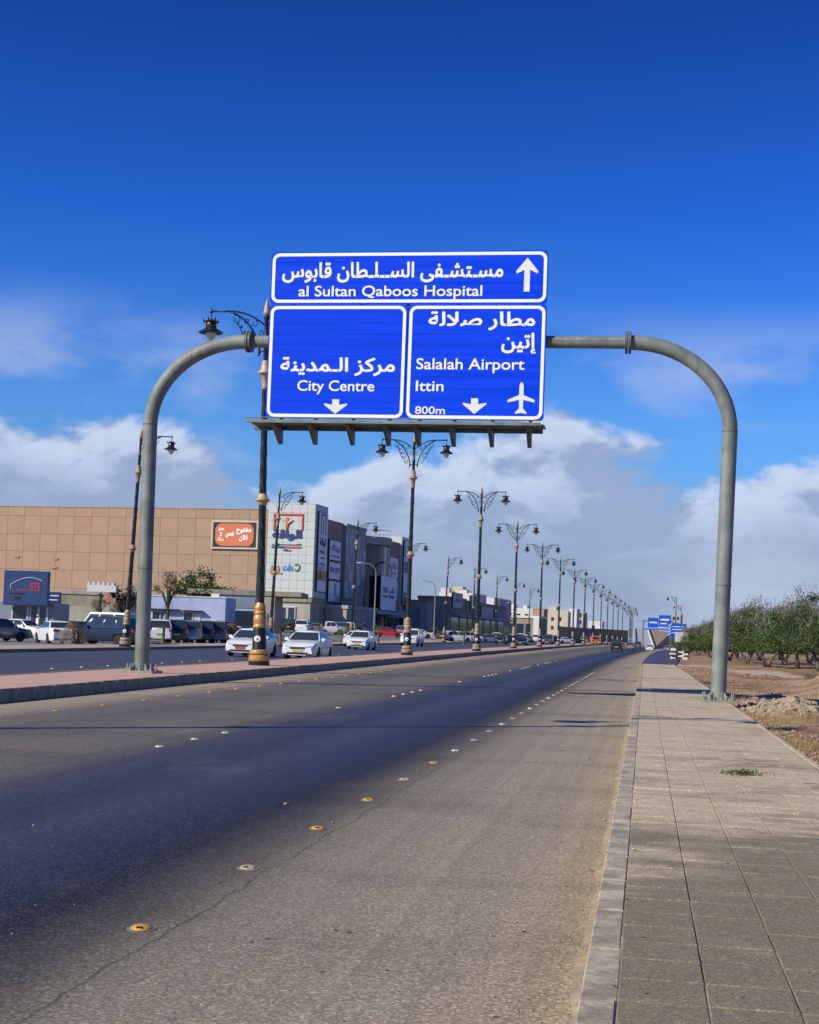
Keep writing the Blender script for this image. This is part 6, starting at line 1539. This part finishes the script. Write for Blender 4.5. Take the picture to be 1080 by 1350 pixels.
# far gantry over the road
x, y = spot(868, 480); t = empty('far_sign_gantry', (x, y, 0), radians(6), 'distant gantry with two blue panels over the road ahead', 'sign gantry')
b = MB(); b.box(-3.6, -.2, -.1, .1, 7.2, 10.4); b.build('sign_panel', Mt['blue_far'], t)
b = MB(); b.box(.0, 4.0, -.1, .1, 7.6, 11.4); b.build('sign_panel', Mt['blue_far'], t)
b = MB(); b.box(-3.2, -.6, -.14, -.12, 8.6, 9.1); b.box(.5, 3.4, -.14, -.12, 9.6, 10.2); b.box(.5, 2.6, -.14, -.12, 8.4, 8.8); b.build('lettering_strip', Mt['paper'], t)
b = MB(); b.box(-5, 4.5, -.6, .3, 6.4, 6.9); b.build('walkway', Mt['ink_blue'], t)
for xx in (-5.2, 4.6): b = MB(); b.tube([(xx, .3, 0), (xx, .3, 9.6)], .25, 10); b.build('post', Mt['galv'], t)
b = MB(); b.tube([(-5.2, .3, 9.3), (4.6, .3, 9.3)], .2, 8); b.build('crossbeam', Mt['galv'], t)
# striped kerb blocks stacked on the verge
x, y = spot(896, 165); k = 0
Mt['cast'] = mat('black_painted_block', (.03, .03, .035), .8); b = MB(); b.bbox(-.30, .30, -.14, .14, 0, .24, .03); BK = {c_: b.mesh('barrier_block', Mt[n_]) for c_, n_ in (('w', 'whitewall'), ('k', 'cast'))}
for r_ in range(5):
    for c_ in range(3 - (r_ == 4)):
        o = put('barrier_block', BK['wk'[(r_ + c_) % 2]], None); o.location = (x - .7 + c_ * .66 + (r_ % 2) * .18 + random.uniform(-.05, .05), y + random.uniform(-.08, .08), .0 + r_ * .243); o.rotation_euler = (0, 0, random.uniform(-.3, .3))
        tag(o, '%s kerb block of the striped stack on the right verge, row %s, %s along' % ('white' if (r_ + c_) % 2 == 0 else 'black', ('one', 'two', 'three', 'four', 'five')[r_], nth(c_ + 1)), 'kerb block', 'black and white kerb blocks stacked on the right verge')
# road climbing on to a flyover at the horizon
fo = empty('flyover', (0, 0, 0), 0, 'distant road climbing onto a flyover with tan retaining wall', 'flyover')
def fp(px, dist): return spot(px, dist)
b = MB(); a0 = fp(838, 560); a1 = fp(862, 560); c0 = fp(836, 900); c1 = fp(853, 900)
zt_ = 11.0
b.add([(a0[0], a0[1], .05), (a1[0], a1[1], .05), (c1[0], c1[1], zt_), (c0[0], c0[1], zt_)], [(0, 1, 2, 3)])
b.build('ramp_deck', Mt['greywall'], fo)
b = MB(); e1 = fp(884, 905)
b.add([(a1[0] + .2, a1[1], 0), (c1[0] + .2, c1[1], zt_ - .1), (e1[0], e1[1], zt_ - 1.5), (e1[0], e1[1], 0)], [(0, 1, 2, 3)]); b.build('retaining_wall', Mt['tan'], fo)
b = MB(); b.tube([(a1[0], a1[1], .6), (c1[0], c1[1], zt_ + .9)], .45, 6); b.build('parapet', Mt['whitewall'], fo)
b = MB(); b.tube([(a0[0], a0[1], .6), (c0[0], c0[1], zt_ + .9)], .3, 6); b.build('parapet', Mt['greywall'], fo)
# low tree belt and roofs at the skyline
hz = MB(); rnd = random.Random(77)
for k in range(60):
    px = rnd.uniform(905, 1110); dd = rnd.uniform(420, 600); x, y = spot(px, dd); hz.lathe([(3.0, 0), (4.5, 2.5), (4.0, 5.0), (1.5, 6.8)], 8, x, y, 0)
o = hz.build('distant_treeline', Mt['leaf_acacia'], smooth=False); o['kind'] = 'stuff'
